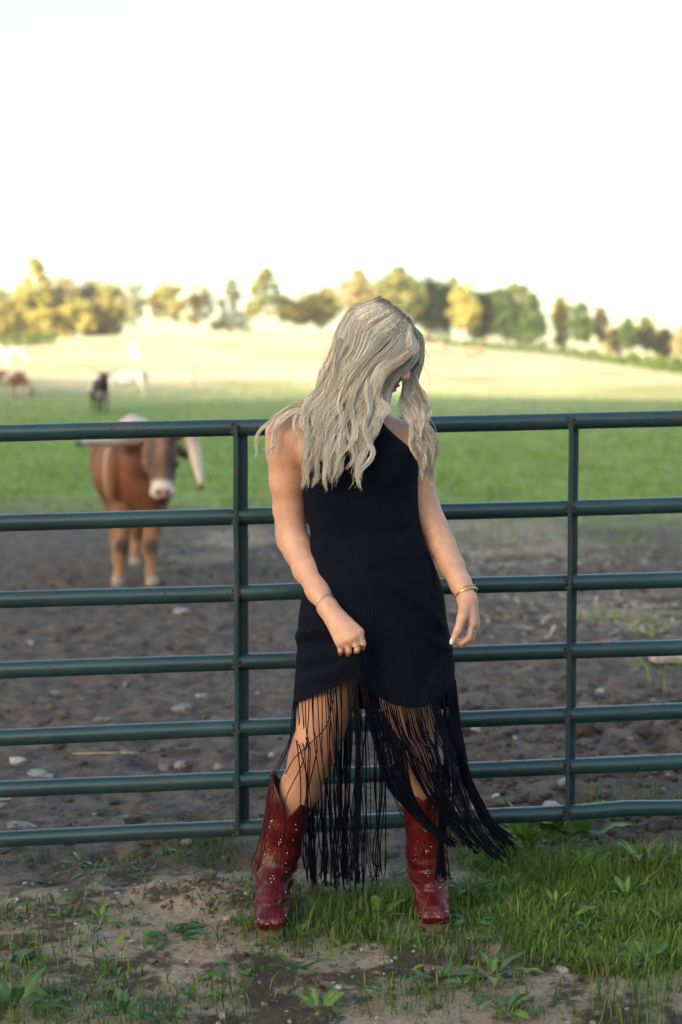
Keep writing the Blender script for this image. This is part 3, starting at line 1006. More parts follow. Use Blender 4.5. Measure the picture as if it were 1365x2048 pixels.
rock(188, 1880, 0.030, 0.034, 0.010, 'pale flat stone lying among the weeds on the dirt', (0.40, 0.38, 0.34), 1)
rock(78, 1552, 0.055, 0.10, 0.012, 'long white flat stone in the mud at left', (0.52, 0.50, 0.48), 2)
rock(330, 1545, 0.03, 0.035, 0.02, 'grey stone in the mud below the fourth rail', (0.30, 0.29, 0.31), 3)
rock(110, 1375, 0.03, 0.04, 0.02, 'small white stone in the mud far left', (0.5, 0.48, 0.47), 4)
rock(40, 1650, 0.05, 0.06, 0.012, 'broad pale stone just above the bottom rail at left', (0.40, 0.37, 0.34), 5)
rock(255, 1620, 0.05, 0.05, 0.010, 'pale flat slab above the bottom rail', (0.40, 0.37, 0.34), 6)
rock(365, 1430, 0.055, 0.05, 0.02, 'buff stone in the mud between the fourth and fifth rails', (0.38, 0.34, 0.30), 7)
rock(405, 1405, 0.035, 0.04, 0.02, 'bright pebble beyond the buff stone', (0.48, 0.46, 0.45), 8)
rock(250, 1510, 0.03, 0.03, 0.02, 'bluish stone above the fifth rail', (0.33, 0.32, 0.35), 9)
rock(365, 1228, 0.06, 0.06, 0.03, 'white stone in the mud left of the gate brace', (0.55, 0.54, 0.56), 10)
rock(740, 1752, 0.035, 0.045, 0.008, 'grey flat stone behind the fringe ends', (0.25, 0.24, 0.22), 11)
rock(340, 1828, 0.010, 0.010, 0.006, 'small pale pebble above the largest weed', (0.45, 0.42, 0.40), 12)
p = ground_at(1345, 1330)
mb = MB()
Mx = Matrix.Translation(p + np.array((0.12, 0, 0.03))) @ Matrix.Rotation(0.12, 4, 'Z') @ Matrix.Rotation(0.05, 4, 'Y')
for a, b_ in ((-0.24, 0.24),):
    mb.box((a, -0.05, -0.018), (b_, 0.05, 0.018), Mx)
o = link('wooden_board', mb.mesh('wooden_board', False), simple_mat('grey_board_wood', (0.34, 0.30, 0.26), 0.85, 0.3, 12, bstr=0.4))
bv = o.modifiers.new('bevel', 'BEVEL'); bv.width = 0.004; bv.segments = 2
tag(o, 'pale weathered board lying on the mud at the right edge', 'board')
p = ground_at(170, 1518)
mb = MB()
mb.tube([p + np.array((t, 0.015 * math.sin(t * 9), 0.012 - 0.03 * t * t)) for t in np.linspace(-0.05, 0.22, 9)], 0.003, 6)
tag(link('straw_stalk', mb.mesh('straw_stalk'), simple_mat('stalk_straw', (0.45, 0.36, 0.22), 0.7)), 'single yellow stalk lying on the mud below the fourth rail', 'stalk')

# fallen leaves
dl = leaf_mesh('leaf_blade', 1.0, 0.55, 0.9, 0.15, 777, 0.12, 1.0, 0.15)
for i, (u, v, s, lab) in enumerate([(945, 1957, 0.055, 'curled brown fallen leaf on damp earth right of the boots'), (1115, 1940, 0.05, 'pale brown fallen leaf at the turf edge'), (1000, 1900, 0.05, 'brown leaf beside the farther boot toe'),
                                    (845, 1955, 0.045, 'orange brown leaf on sandy dirt'), (660, 1985, 0.045, 'grey fallen leaf above the bottom edge'), (1290, 1860, 0.05, 'dry leaf in the turf near the right edge'), (935, 1925, 0.04, 'small grey leaf below the farther boot')]):
    me = dl.copy()
    me.materials.append(M_DRYLEAF)
    o = bpy.data.objects.new('fallen_leaf', me)
    col.objects.link(o)
    c = ground_at(u, v)
    o.location = (c[0], c[1], c[2] + 0.012)
    o.scale = (s * 1.2, s * 1.2, s * 1.2)
    o.rotation_euler = (0.2 * (-1) ** i, 0.1, i * 2.1)
    tag(o, lab, 'leaf', 'fallen leaves')
# ------------------------------------------------------------------ trees along the hill crest
M_TREE = foliage_mat('tree_foliage', 0.42, 0.6)
M_BARK = simple_mat('tree_bark', (0.30, 0.24, 0.18), 0.9, 0.35, 3)


def leaf_cloud(centres, radii, per, size, cols, rng_, jit=0.25):
    """leaf quads spread through clumps"""
    n = len(centres) * per
    c = np.repeat(centres, per, 0); rad = np.repeat(radii, per)
    d = rng_.normal(0, 1, (n, 3)); d /= np.linalg.norm(d, axis=1)[:, None]
    p = c + d * (rad * rng_.random(n) ** 0.45)[:, None] * (1, 1, 0.8)
    a = rng_.normal(0, 1, (n, 3)); a /= np.linalg.norm(a, axis=1)[:, None]
    b_ = np.cross(a, rng_.normal(0, 1, (n, 3))); b_ /= np.linalg.norm(b_, axis=1)[:, None]
    s = (size * rng_.uniform(0.55, 1.25, n))[:, None]
    V = np.stack((p - a * s, p + b_ * s * 0.55, p + a * s, p - b_ * s * 0.55), 1).reshape(-1, 3)
    k = np.repeat(cols, per, 0) * rng_.uniform(1 - jit, 1 + jit, (n, 1))
    return V, np.arange(4 * n).reshape(-1, 4), np.repeat(k, 4, 0)


TONE = {'gold': ((0.36, 0.305, 0.095), (0.22, 0.225, 0.065)), 'green': ((0.045, 0.085, 0.022), (0.09, 0.135, 0.033)), 'tan': ((0.38, 0.30, 0.145), (0.25, 0.225, 0.095)),
        'yellow': ((0.40, 0.35, 0.09), (0.29, 0.27, 0.07)), 'mixed': ((0.28, 0.25, 0.075), (0.065, 0.11, 0.03)), 'blue': ((0.19, 0.21, 0.11), (0.26, 0.25, 0.12))}


def tree(u, vtop, vbase, hw, shape, tone, dens, gap, label, Y, seed):
    r_ = np.random.default_rng(5000 + seed)
    # ground the tree stands on, height and width in metres from its distance
    x = (u - 682.5) / F_PX * Y
    z0 = gz(x, Y)
    ztop = P(u, vtop, Y)[2]
    H = max(4.0, ztop - z0)
    Wd = hw * (1.42 if u < 1000 else 1.12) * Y / F_PX
    e = empty('tree', (x, Y, z0))
    tr = MB()
    lean = r_.normal(0, 0.25, 2)
    tp = np.array([(x + lean[0] * t * t, Y + lean[1] * t * t, z0 - 0.4 + (H * 0.9 + 0.4) * t) for t in np.linspace(0, 1, 9)])
    tr.tube(tp, np.linspace(0.028 * H ** 0.95, 0.03, 9) * (1.15 if shape == 'round' else 0.9), 8)
    lo = z0 + gap * H
    nb = int(46 * dens) + 14 if shape != 'cone' else int(46 * dens) + 16
    C, RR = [], []
    for k in range(nb):
        if shape == 'cone':
            t = r_.random() ** 1.15
            rr = Wd * (1 - t) ** 0.8 * (0.35 + 0.75 * r_.random() ** 0.5) + 0.15
            a = r_.uniform(0, 6.283)
            c = np.array((x + rr * math.cos(a), Y + rr * math.sin(a), lo + (z0 + H - lo) * t))
            rad = 0.55 + 0.9 * (1 - t) * Wd / 3.5
        else:
            d = r_.normal(0, 1, 3); d /= np.linalg.norm(d)
            q = r_.random() ** 0.38
            hh = (z0 + H - lo) / 2
            taper = 1 - 0.35 * max(0, d[2] * q) if shape == 'round' else 1
            c = np.array((x + d[0] * q * Wd * 0.86 * taper, Y + d[1] * q * Wd * 0.86 * taper, lo + hh + d[2] * q * hh * 0.88))
            rad = (0.16 + 0.13 * r_.random()) * (Wd + hh) * 0.62
        C.append(c); RR.append(rad)
        if k % 7 == 0:
            t0 = np.clip((c[2] - z0) / H - 0.18, 0.15, 0.8)
            p0 = tp[0] + (tp[-1] - tp[0]) * t0
            mid = (p0 + c) / 2 + (0, 0, -0.06 * H)
            tr.tube([p0, mid, c], [0.009 * H, 0.006 * H, 0.02], 5, cap=False)
    C, RR = np.array(C), np.array(RR)
    t1, t2 = np.array(TONE[tone])
    mixk = r_.random(len(C))[:, None]
    cols = t1 * mixk + t2 * (1 - mixk)
    V, Q, K = leaf_cloud(C, RR, int(56 * (0.55 + 0.45 * dens)), 0.40, cols, r_)
    link('crown', mesh_np('crown', V, None, Q, False, {'tint': K}), M_TREE, e)
    link('trunk', tr.mesh('trunk'), M_BARK, e)
    return tag(e, label, 'tree', 'trees along the hill crest')


TREES = [
    (-6, 562, 690, 34, 'round', 'gold', 1.0, 0.02, 'golden tree cut by the left edge of the wood'),
    (75, 514, 690, 46, 'cone', 'yellow', 1.3, 0.04, 'tallest pointed tree of the left wood'),
    (28, 598, 690, 34, 'round', 'yellow', 1.0, 0.0, 'low rounded tree left of the tallest pointed tree'),
    (66, 560, 690, 40, 'round', 'yellow', 1.1, 0.03, 'broad yellow-green tree below the tallest pointed top'),
    (128, 545, 688, 34, 'round', 'tan', 1.0, 0.05, 'tan rounded tree right of the tallest pointed tree'),
    (180, 548, 686, 33, 'round', 'mixed', 1.0, 0.05, 'tree with a dark green top in the left wood'),
    (152, 590, 687, 34, 'round', 'yellow', 1.0, 0.0, 'low yellow tree in front of the dark-topped one'),
    (226, 552, 682, 31, 'round', 'gold', 1.1, 0.04, 'golden tree at the right end of the left wood'),
    (205, 620, 684, 30, 'round', 'tan', 0.9, 0.0, 'low tan tree at the foot of the left wood'),
    (272, 560, 672, 24, 'open', 'blue', 0.28, 0.15, 'thin grey-green tree right of the left wood'),
    (318, 552, 668, 15, 'open', 'tan', 0.35, 0.12, 'slender tan tree left of the bare gap'),
    (346, 552, 668, 18, 'open', 'gold', 0.30, 0.15, 'slender sparse golden tree'),
    (398, 563, 668, 24, 'open', 'tan', 0.35, 0.12, 'sparse orange-tan tree standing alone'),
    (465, 556, 668, 24, 'cone', 'blue', 0.45, 0.12, 'airy pointed grey-green tree'),
    (534, 537, 668, 28, 'cone', 'mixed', 0.6, 0.30, 'tall pointed tree with a bare lower trunk'),
    (585, 590, 668, 28, 'round', 'gold', 0.7, 0.22, 'small golden tree left of the broad golden tree'),
    (640, 567, 668, 46, 'round', 'gold', 1.0, 0.22, 'broad golden tree left of the head'),
    (711, 534, 672, 28, 'round', 'tan', 0.7, 0.25, 'tan tree just behind the top of the head'),
    (752, 556, 676, 28, 'open', 'tan', 0.4, 0.25, 'faint tan tree above the hair'),
    (795, 527, 684, 44, 'round', 'mixed', 1.1, 0.22, 'tall broad tree right of the head'),
    (851, 556, 690, 34, 'round', 'green', 1.1, 0.18, 'dark green tree beside the tall broad one'),
    (897, 547, 694, 32, 'round', 'mixed', 0.9, 0.2, 'tree with bright golden left side'),
    (928, 558, 696, 26, 'round', 'yellow', 0.9, 0.2, 'yellow-lit tree in the middle of the right wood'),
    (975, 574, 700, 34, 'round', 'green', 1.2, 0.14, 'deep green tree in the right wood'),
    (1030, 553, 706, 42, 'round', 'mixed', 1.2, 0.10, 'tallest tree near the right end of the right wood'),
    (1062, 588, 708, 30, 'cone', 'green', 1.3, 0.06, 'dark green tree closing the right wood'),
    (868, 560, 692, 30, 'round', 'green', 1.2, 0.10, 'dark green tree set back behind the golden-sided one'),
    (950, 578, 698, 30, 'round', 'green', 1.2, 0.08, 'dark green tree left of the deep green one'),
    (1004, 572, 704, 30, 'round', 'green', 1.2, 0.08, 'dark green tree left of the tallest tree in the right wood'),
    (1122, 583, 714, 20, 'open', 'gold', 0.7, 0.10, 'slender golden tree past the gap in the wood'),
    (1160, 603, 717, 26, 'round', 'green', 0.7, 0.14, 'loose green tree right of the slender golden one'),
    (1196, 603, 720, 18, 'open', 'tan', 0.35, 0.2, 'pale see-through tree on the right slope'),
    (1226, 648, 724, 22, 'round', 'tan', 0.7, 0.2, 'small tan tree on the right slope'),
    (1252, 632, 727, 20, 'round', 'green', 0.8, 0.22, 'small dark green tree on the right slope'),
    (1284, 632, 730, 28, 'round', 'mixed', 0.8, 0.28, 'golden-topped tree on the right slope'),
    (1326, 656, 735, 26, 'round', 'mixed', 0.8, 0.28, 'low tree second from the right edge'),
    (1362, 648, 740, 24, 'round', 'tan', 0.7, 0.26, 'low tree cut by the right edge'),
]
for i, t in enumerate(TREES):
    tree(*t, Y=266 + (i * 7) % 19, seed=i)


def shrub_row(name, pts, h, label, cat, tone, seed, per=40):
    r_ = np.random.default_rng(6000 + seed)
    pts = np.array(pts)
    C = pts + r_.normal(0, 0.25, pts.shape) + (0, 0, h * 0.45)
    o = link(name, mesh_np(name, *[(V, None, Q) for V, Q, K in [leaf_cloud(C, np.full(len(C), h * 0.6), per, 0.22, np.tile(TONE[tone][0], (len(C), 1)), r_)]][0], False, {'tint': np.tile(TONE[tone][1], (len(C) * per * 4, 1))}), M_TREE)
    return tag(o, label, cat)


pp = []
for u in np.arange(838, 1420, 3.2):
    v = np.interp(u, [838, 1000, 1110, 1200, 1365, 1420], [681, 697, 706, 720, 745, 754])
    x_, y_, z_ = ground_at(u, v + 3)
    pp.append((x_, y_, z_))
shrub_row('shade_strip', pp, 0.9, 'low dark leaf strip added for the shaded grass along the field edge under the right wood', 'shade_strip', 'green', 1, 26)  # dark leaves stand in for the line of shaded grass
pp = []
for u in np.arange(-20, 110, 3.5): pp.append((lambda q: (q[0], q[1], q[2]))(ground_at(u, 690 + (0 if u > 40 else 4))))
shrub_row('bramble_bush', pp, 2.0, 'dark russet brush at the foot of the left wood', 'bush', 'green', 2, 30)
# two thin fence posts in the pasture
for u, v, h, lab in ((388, 783, 1.3, 'thin pale post standing in the pasture'), (580, 778, 1.2, 'faint thin post left of the hair in the pasture')):
    c = ground_at(u, v)
    mb = MB()
    mb.tube([c + np.array((0, 0, z)) for z in (-0.2, 0.4, 0.9, h)], [.05, .05, .045, .04], 8)
    tag(link('fence_post', mb.mesh('fence_post'), M_POST), lab, 'post', 'posts in the pasture')
# ------------------------------------------------------------------ cattle
M_HIDE, _nt, _b = new_mat('cattle_hide')
_f = noise_node(_nt, 14, 4)
_nt.links.new(mixc(_nt, 1.0, attr(_nt, 'tint'), ramp(_nt, _f, [(0.3, (0.8, 0.8, 0.8)), (0.7, (1.15, 1.15, 1.15))]), 'MULTIPLY'), _b.inputs['Base Color'])
_b.inputs['Roughness'].default_value = 0.7
bump(_nt, _b, noise_node(_nt, 45, 5, 0.7), 0.6, 0.02)
M_HORN, _nt, _b = new_mat('horn')
_nt.links.new(attr(_nt, 'tint'), _b.inputs['Base Color'])
_b.inputs['Roughness'].default_value = 0.45
M_EYE = simple_mat('animal_eye', (0.012, 0.009, 0.008), 0.15, 0.1)


def blob(V, c, rad, soft=0.5):
    d = np.linalg.norm((V - np.asarray(c)) / np.asarray(rad), axis=1)
    return 1 - sstep(1 - soft, 1 + soft, d)


def paint(col_, w, c): return col_ * (1 - w[:, None]) + np.array(c) * w[:, None]


YB = ground_at(272, 1176)[1]


def B(u, v, d): return P(u, v, YB + d)


s = SDF((-2.6, YB - 1.4, -0.15), (-0.7, YB + 2.6, 1.75), 0.016)
zf = gz(B(240, 1175, 0)[0], YB)
lift = np.array((0, 0, zf - B(240, 1176, 0)[2]))
# barrel, chest, rump, hump
s.ell(B(262, 948, 0.95), (0.315, 0.85, 0.34), 0.12)
s.ell(B(284, 945, 0.28), (0.285, 0.38, 0.37), 0.12)
s.ell(B(248, 930, 1.65), (0.30, 0.40, 0.34), 0.12)
s.ell(B(268, 868, 0.45), (0.17, 0.34, 0.13), 0.10)
s.cone(B(264, 838, 0.40), B(268, 865, 0.5), 0.02, 0.09, 0.05)
s.cone(B(300, 925, 0.15), B(318, 905, -0.32), 0.22, 0.145, 0.10)
s.ell(B(234, 950, 0.12), (0.085, 0.20, 0.24), 0.04)
s.ell(B(205, 925, 1.6), (0.10, 0.26, 0.24), 0.05)
s.ell(B(318, 960, 0.1), (0.08, 0.18, 0.22), 0.05)
s.cone(B(300, 985, 0.05), B(305, 1030, 0.1), 0.13, 0.07, 0.1)       # brisket
# head, lowered towards the camera
s.cone(B(320, 886, -0.38), B(321, 925, -0.47), 0.125, 0.130, 0.05)
s.cone(B(321, 925, -0.47), B(325, 985, -0.62), 0.118, 0.078, 0.05)
s.ell(B(326, 990, -0.64), (0.105, 0.085, 0.062), 0.03)
s.cone(B(322, 960, -0.46), B(325, 1000, -0.56), 0.08, 0.05, 0.05)   # jaw
for eu, ev in ((293, 938), (349, 934)): s.ell(B(eu, ev, -0.47), (0.035, 0.06, 0.04), 0.03)
for nu in (317, 336): s.ell(B(nu, 990, -0.725), (0.016, 0.02, 0.014), 0.01, mode='cut')
s.chain([B(285, 902, -0.33), B(262, 905, -0.30), B(240, 911, -0.27)], [0.035, 0.045, 0.012], 0.02)
s.chain([B(352, 900, -0.33), B(368, 912, -0.28), B(378, 922, -0.25)], [0.035, 0.04, 0.012], 0.02)
# legs
for pts, rr in (([(247, 985, .25), (246, 1035, .15), (243, 1098, .08), (240, 1105, .08), (239, 1152, .06), (237, 1170, .02)], (.14, .092, .060, .055, .043, .060)),
                ([(313, 985, .25), (308, 1035, .12), (302, 1098, .06), (302, 1106, .06), (303, 1152, .04), (305, 1170, .0)], (.14, .092, .060, .055, .043, .060)),
                ([(236, 970, 1.7), (240, 1040, 1.75), (232, 1078, 1.95), (236, 1128, 1.85), (238, 1142, 1.80)], (.20, .10, .055, .044, .056)),
                ([(275, 970, 1.6), (282, 1040, 1.60), (272, 1078, 1.80), (270, 1128, 1.72), (269, 1148, 1.66)], (.20, .10, .055, .044, .056))):
    s.chain([B(*p) for p in pts], rr, 0.05)
V, Q = s.surface()
V = relax(V, Q, 2) + lift
c = np.tile((0.19, 0.066, 0.027), (len(V), 1))
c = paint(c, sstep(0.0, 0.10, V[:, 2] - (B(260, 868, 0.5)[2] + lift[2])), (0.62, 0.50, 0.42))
zk = V[:, 2] - zf
c = paint(c, (1 - sstep(0.5, 0.75, zk)) * 0.8, (0.30, 0.17, 0.095))
c = paint(c, sstep(0.3, 0.55, zk) * (1 - sstep(0.62, 0.80, zk)) * 0.5, (0.13, 0.05, 0.03))
c = paint(c, blob(V, B(218, 935, .30) + lift, (.025, .35, .30), .5) * .7, (0.50, 0.38, 0.30))
c = paint(c, blob(V, B(195, 985, 1.2) + lift, (.2, 1.0, .14), .5) * .8, (0.06, 0.03, 0.022))
c = paint(c, blob(V, B(262, 905, .1) + lift, (.16, .3, .12), .5) * .5, (0.09, 0.04, 0.026))
for p in ((243, 1098, 0.02), (302, 1098, 0.0)): c = paint(c, blob(V, B(*p) + lift, (.06, .12, .06)), (0.05, 0.03, 0.025))
c = paint(c, blob(V, B(285, 940, -.05) + lift, (.12, .3, .22)) * .6, (0.10, 0.035, 0.02))
c = paint(c, blob(V, B(320, 930, -.6) + lift, (.2, .25, .28), .2), (0.24, 0.125, 0.075))
for u_ in (303, 341): c = paint(c, blob(V, B(u_, 905, -.55) + lift, (.040, .2, .18), .5) * .85, (0.055, 0.04, 0.04))
for u_ in (306, 342): c = paint(c, blob(V, B(u_, 945, -.6) + lift, (.055, .2, .09), .5) * .8, (0.07, 0.05, 0.052))
c = paint(c, blob(V, B(326, 985, -.66) + lift, (.14, .14, .075), .25), (0.58, 0.51, 0.48))
c = paint(c, blob(V, B(327, 993, -.73) + lift, (.065, .06, .05), .3), (0.45, 0.24, 0.20))
for nu in (317, 336): c = paint(c, blob(V, B(nu, 990, -.72) + lift, (.02, .05, .018), .3), (0.06, 0.03, 0.03))
c = paint(c, blob(V, B(326, 1012, -.6) + lift, (.06, .12, .05), .3), (0.06, 0.035, 0.03))
c = paint(c, (1 - sstep(0.04, 0.10, zk)), (0.30, 0.26, 0.23))
c = c * (1 + 0.22 * fbm(V[:, 0] * 7 + V[:, 1] * 3, V[:, 2] * 7, 611, 3))[:, None]
bull = empty('horned_bull', tuple(B(272, 1176, 0) + lift))
tag(bull, 'brown long-horned bull with white muzzle facing the gate', 'bull', 'cattle on the pasture')
link('body', mesh_np('body', V, None, Q, True, {'tint': c}), M_HIDE, bull)


def horn(pts, rad):
    p = spline([B(*q) + lift for q in pts], 22)
    mb = MB()
    rr = np.interp(np.linspace(0, 1, 22), np.linspace(0, 1, len(rad)), rad)
    mb.tube(p, rr, 12)
    t = np.concatenate((np.repeat(np.linspace(0, 1, 22), 12), [0, 1]))
    hc = np.tile((0.20, 0.13, 0.10), (len(t), 1))
    hc = paint(hc, sstep(0.15, 0.6, t), (0.50, 0.41, 0.34))
    hc = paint(hc, sstep(0.92, 0.97, t), (0.03, 0.025, 0.025))
    link('horn', mb.mesh('horn', True, {'tint': hc}), M_HORN, bull)


horn([(292, 886, -.38), (262, 889, -.40), (225, 889, -.45), (185, 889, -.55), (154, 894, -.65)], (.050, .048, .044, .036, .018))
horn([(348, 878, -.38), (368, 872, -.40), (384, 886, -.5), (394, 930, -.62), (404, 984, -.75)], (.050, .056, .054, .040, .015))
for eu, ev in ((288, 938), (354, 934)):
    p = B(eu, ev, -0.515) + lift
    mb = MB()
    mb.tube([p + np.array((0, 0, -.02)), p + np.array((0, 0, -.012)), p + np.array((0, 0, .012)), p + np.array((0, 0, .02))], [.008, .02, .02, .008], 10)
    link('eye', mb.mesh('eye'), M_EYE, bull)


# --- the far herd: one shape standing, one grazing
def far_cow(graze):
    s = SDF((-1.35, -0.5, -0.05), (1.75, 0.5, 1.75), 0.035)
    s.ell((0, 0, 0.98), (0.85, 0.30, 0.36), 0.1)
    s.ell((0.62, 0, 1.0), (0.35, 0.26, 0.36), 0.1)
    s.ell((-0.68, 0, 1.05), (0.32, 0.27, 0.33), 0.1)
    if graze:
        s.chain([(0.8, 0, 1.05), (1.2, 0, 0.75), (1.38, 0, 0.45)], (.22, .15, .12), 0.08)
        s.cone((1.36, 0, 0.46), (1.50, 0, 0.12), .115, .07, 0.05)
        hp = np.array((1.34, 0, 0.52))
    else:
        s.chain([(0.8, 0, 1.1), (1.12, 0, 1.32), (1.22, 0, 1.40)], (.23, .15, .12), 0.08)
        s.cone((1.2, 0, 1.42), (1.56, 0, 1.20), .125, .075, 0.05)
        hp = np.array((1.17, 0, 1.46))
    for sy in (-1, 1):
        s.chain([hp + (0, .09 * sy, 0), hp + (-.03, .26 * sy, -.02)], (.05, .03), 0.03)
        s.chain([(0.62, .15 * sy, .8), (0.62, .15 * sy, .48), (0.63, .15 * sy, .02)], (.13, .065, .055), 0.05)
        s.chain([(-0.72, .16 * sy, .9), (-0.78, .16 * sy, .62), (-0.92, .16 * sy, .46), (-0.84, .16 * sy, .02)], (.19, .10, .06, .055), 0.05)
    s.chain([(-0.98, 0, 1.2), (-1.08, 0, .9), (-1.06, 0, .5)], (.035, .025, .04), 0.03)
    V, Q = s.surface()
    return relax(V, Q, 2), Q, hp


COW = {g: far_cow(g) for g in (False, True)}


def place_cow(u, v, rz, scale, graze, colour, label, horns=True):
    V, Q, hp = COW[graze]
    c = colour(V)
    g = ground_at(u, v)
    e = empty('cow', tuple(g))
    o = link('body', mesh_np('body', V, None, Q, True, {'tint': c}), M_HIDE)
    o.parent = e
    if horns:
        for sy in (-1, 1):
            mb = MB()
            mb.tube(spline([hp + (0, .08 * sy, .03), hp + (0, .3 * sy, .06), hp + (.04, .5 * sy, .2), hp + (.02, .58 * sy, .36)], 12), np.linspace(.045, .01, 12), 8)
            h_ = link('horn', mb.mesh('horn', True, {'tint': np.tile((0.5, 0.44, 0.38), (12 * 8 + 2, 1))}), M_HORN)
            h_.parent = e
    e.rotation_euler = (0, 0, rz)
    e.scale = (scale,) * 3
    return tag(e, label, 'cow', 'cattle on the pasture')


def two(c1, c2, sc=1.6, th=0.0, sd=1):
    def f(V):
        n = noise2(V[:, 0] * sc + sd * 3.1, V[:, 2] * sc + V[:, 1] * 0.8, 70 + sd)
        return paint(np.tile(c1, (len(V), 1)), sstep(th - .08, th + .08, n), c2)
    return f


def black_white(V):
    c = np.tile((0.012, 0.013, 0.016), (len(V), 1))
    c = paint(c, (1 - sstep(-0.35, -0.1, V[:, 0])) * sstep(0.75, 0.95, V[:, 2]), (0.55, 0.55, 0.58))
    return paint(c, sstep(0.3, 0.5, V[:, 0]) * (1 - sstep(0.72, 0.86, V[:, 2])) * sstep(0.5, 0.62, V[:, 2]), (0.30, 0.29, 0.31))


place_cow(201, 826, R(-72), 0.98, False, black_white, 'black cow with a white rump standing in the pasture')
place_cow(252, 797, R(186), 0.98, True, two((0.33, 0.31, 0.30), (0.46, 0.44, 0.43), 2, 0.0, 2), 'pale grey cow grazing right of the black cow')
place_cow(34, 794, R(80), 0.9, True, two((0.62, 0.60, 0.60), (0.30, 0.13, 0.08), 1.2, 0.25, 3), 'white-rumped cow near the left edge of the pasture')
place_cow(4, 796, R(20), 0.95, True, two((0.22, 0.09, 0.05), (0.55, 0.50, 0.48), 1.5, 0.15, 4), 'red-brown and white cow cut by the left edge')
place_cow(30, 730, R(200), 1.0, False, two((0.42, 0.25, 0.19), (0.52, 0.45, 0.41), 1.3, -0.1, 5), 'pinkish white cow on the sunny slope at left')
place_cow(270, 716, R(95), 1.0, True, two((0.58, 0.54, 0.50), (0.5, 0.44, 0.38), 1.3, 0.2, 6), 'white cow alone on the sunny slope')
place_cow(872, 712, R(170), 1.0, True, two((0.30, 0.13, 0.09), (0.4, 0.2, 0.14), 1.3, 0.2, 7), 'brown cow under the wood just right of the head')
place_cow(946, 722, R(10), 0.9, True, two((0.42, 0.13, 0.08), (0.5, 0.2, 0.14), 1.3, 0.2, 8), 'red cow under the middle of the right wood')
# ------------------------------------------------------------------ the person
Y0 = 3.78
PX = Y0 / F_PX


def W(u, v, d=0.0): return P(u, v, Y0 + d)


def unit(a): a = np.asarray(a, float); return a / np.linalg.norm(a)


def project(V):
    """world points -> photo pixels"""
    x, y, z = V[:, 0], V[:, 1], V[:, 2] - CAM_H
    f = y * CP - z * SP
    up = y * SP + z * CP
    return 682.5 + F_PX * x / f, 1024 - F_PX * up / f


person = empty('person', (0.03, Y0, 0.0))
tag(person, 'person in a dark fringed dress and red boots looking down at the gate', 'person')

# ---- skin, lips and nails share one body surface
M_SKIN, nt, b = new_mat('skin')
f = noise_node(nt, 55, 5)
nt.links.new(mixc(nt, 1.0, attr(nt, 'tint'), ramp(nt, f, [(0.3, (0.92, 0.90, 0.90)), (0.7, (1.06, 1.06, 1.06))]), 'MULTIPLY'), b.inputs['Base Color'])
b.inputs['Roughness'].default_value = 0.46
b.inputs['Subsurface Weight'].default_value = 0.12
b.inputs['Subsurface Radius'].default_value = (0.012, 0.005, 0.003)
b.inputs['Subsurface Scale'].default_value = 1.0
b.inputs['Specular IOR Level'].default_value = 0.4
bump(nt, b, noise_node(nt, 420, 2), 0.05, 0.001)

HF = unit((0.85, -0.36, -0.42))
HU = np.array((0.42, -0.06, 0.9)); HU = unit(HU - HF * HU.dot(HF))
HS = np.cross(HF, HU)                    # towards the camera side or away
if HS[1] > 0: HS = -HS                   # HS points to the camera
HC = W(757, 694, -0.01)
HM = np.array((HF, HS, HU))


def hd(f_, s_, u_): return HC + HF * f_ + HS * s_ + HU * u_


S = SDF((-0.27, 3.50, 0.06), (0.42, 4.0, 1.72), 0.0039)
# head
S.ell(hd(-0.008, 0, 0.014), (0.092, 0.072, 0.096), 0.02, HM)
S.ell(hd(0.035, 0, -0.045), (0.056, 0.056, 0.074), 0.03, HM)
S.cone(hd(0.022, 0, -0.078), hd(0.074, 0, -0.108), 0.045, 0.018, 0.025)
S.cone(hd(0.083, 0, 0.012), hd(0.106, 0, -0.040), 0.009, 0.0105, 0.012)
for sg in (-1, 1):
    S.ell(hd(0.097, 0.0115 * sg, -0.044), (0.011, 0.0075, 0.007), 0.005, HM)
    S.ell(hd(0.087, 0.033 * sg, 0.002), (0.014, 0.017, 0.011), 0.01, HM, 'cut')
    S.ell(hd(0.074, 0.032 * sg, 0.001), (0.0125, 0.0125, 0.0125), 0.004, HM)
    S.ell(hd(0.082, 0.030 * sg, 0.020), (0.010, 0.020, 0.006), 0.012, HM)
    S.ell(hd(-0.002, 0.072 * sg, -0.012), (0.018, 0.009, 0.030), 0.006, HM)
    S.ell(hd(0.060, 0.040 * sg, -0.040), (0.022, 0.018, 0.020), 0.02, HM)
S.ell(hd(0.088, 0, -0.069), (0.012, 0.021, 0.0065), 0.006, HM)
S.ell(hd(0.085, 0, -0.083), (0.012, 0.018, 0.0070), 0.006, HM)
S.ell(hd(0.101, 0, -0.0755), (0.006, 0.020, 0.0016), 0.003, HM, 'cut')
# neck, shoulders, chest
NB = W(716, 858, 0.035)
S.cone(hd(-0.02, 0, -0.055), NB, 0.053, 0.058, 0.02)
SL, SR = W(578, 862, 0.02), W(822, 888, 0.03)
S.cone(W(700, 835, 0.045), SL, 0.046, 0.046, 0.04)
S.cone(W(735, 840, 0.045), SR, 0.046, 0.042, 0.04)
S.ell(W(716, 938, 0.025), (0.140, 0.105, 0.135), 0.05)
S.cone(W(600, 885, 0.0), W(650, 905, -0.02), 0.045, 0.055, 0.04)     # front of the armpits
S.cone(W(810, 905, 0.0), W(770, 915, -0.02), 0.040, 0.055, 0.04)
S.cone(W(712, 866, -0.03), W(620, 856, -0.012), 0.011, 0.010, 0.03)   # collar bones
S.cone(W(735, 868, -0.03), W(805, 872, -0.012), 0.011, 0.010, 0.03)
S.ell(W(725, 1060, 0.03), (0.115, 0.08, 0.20), 0.06)
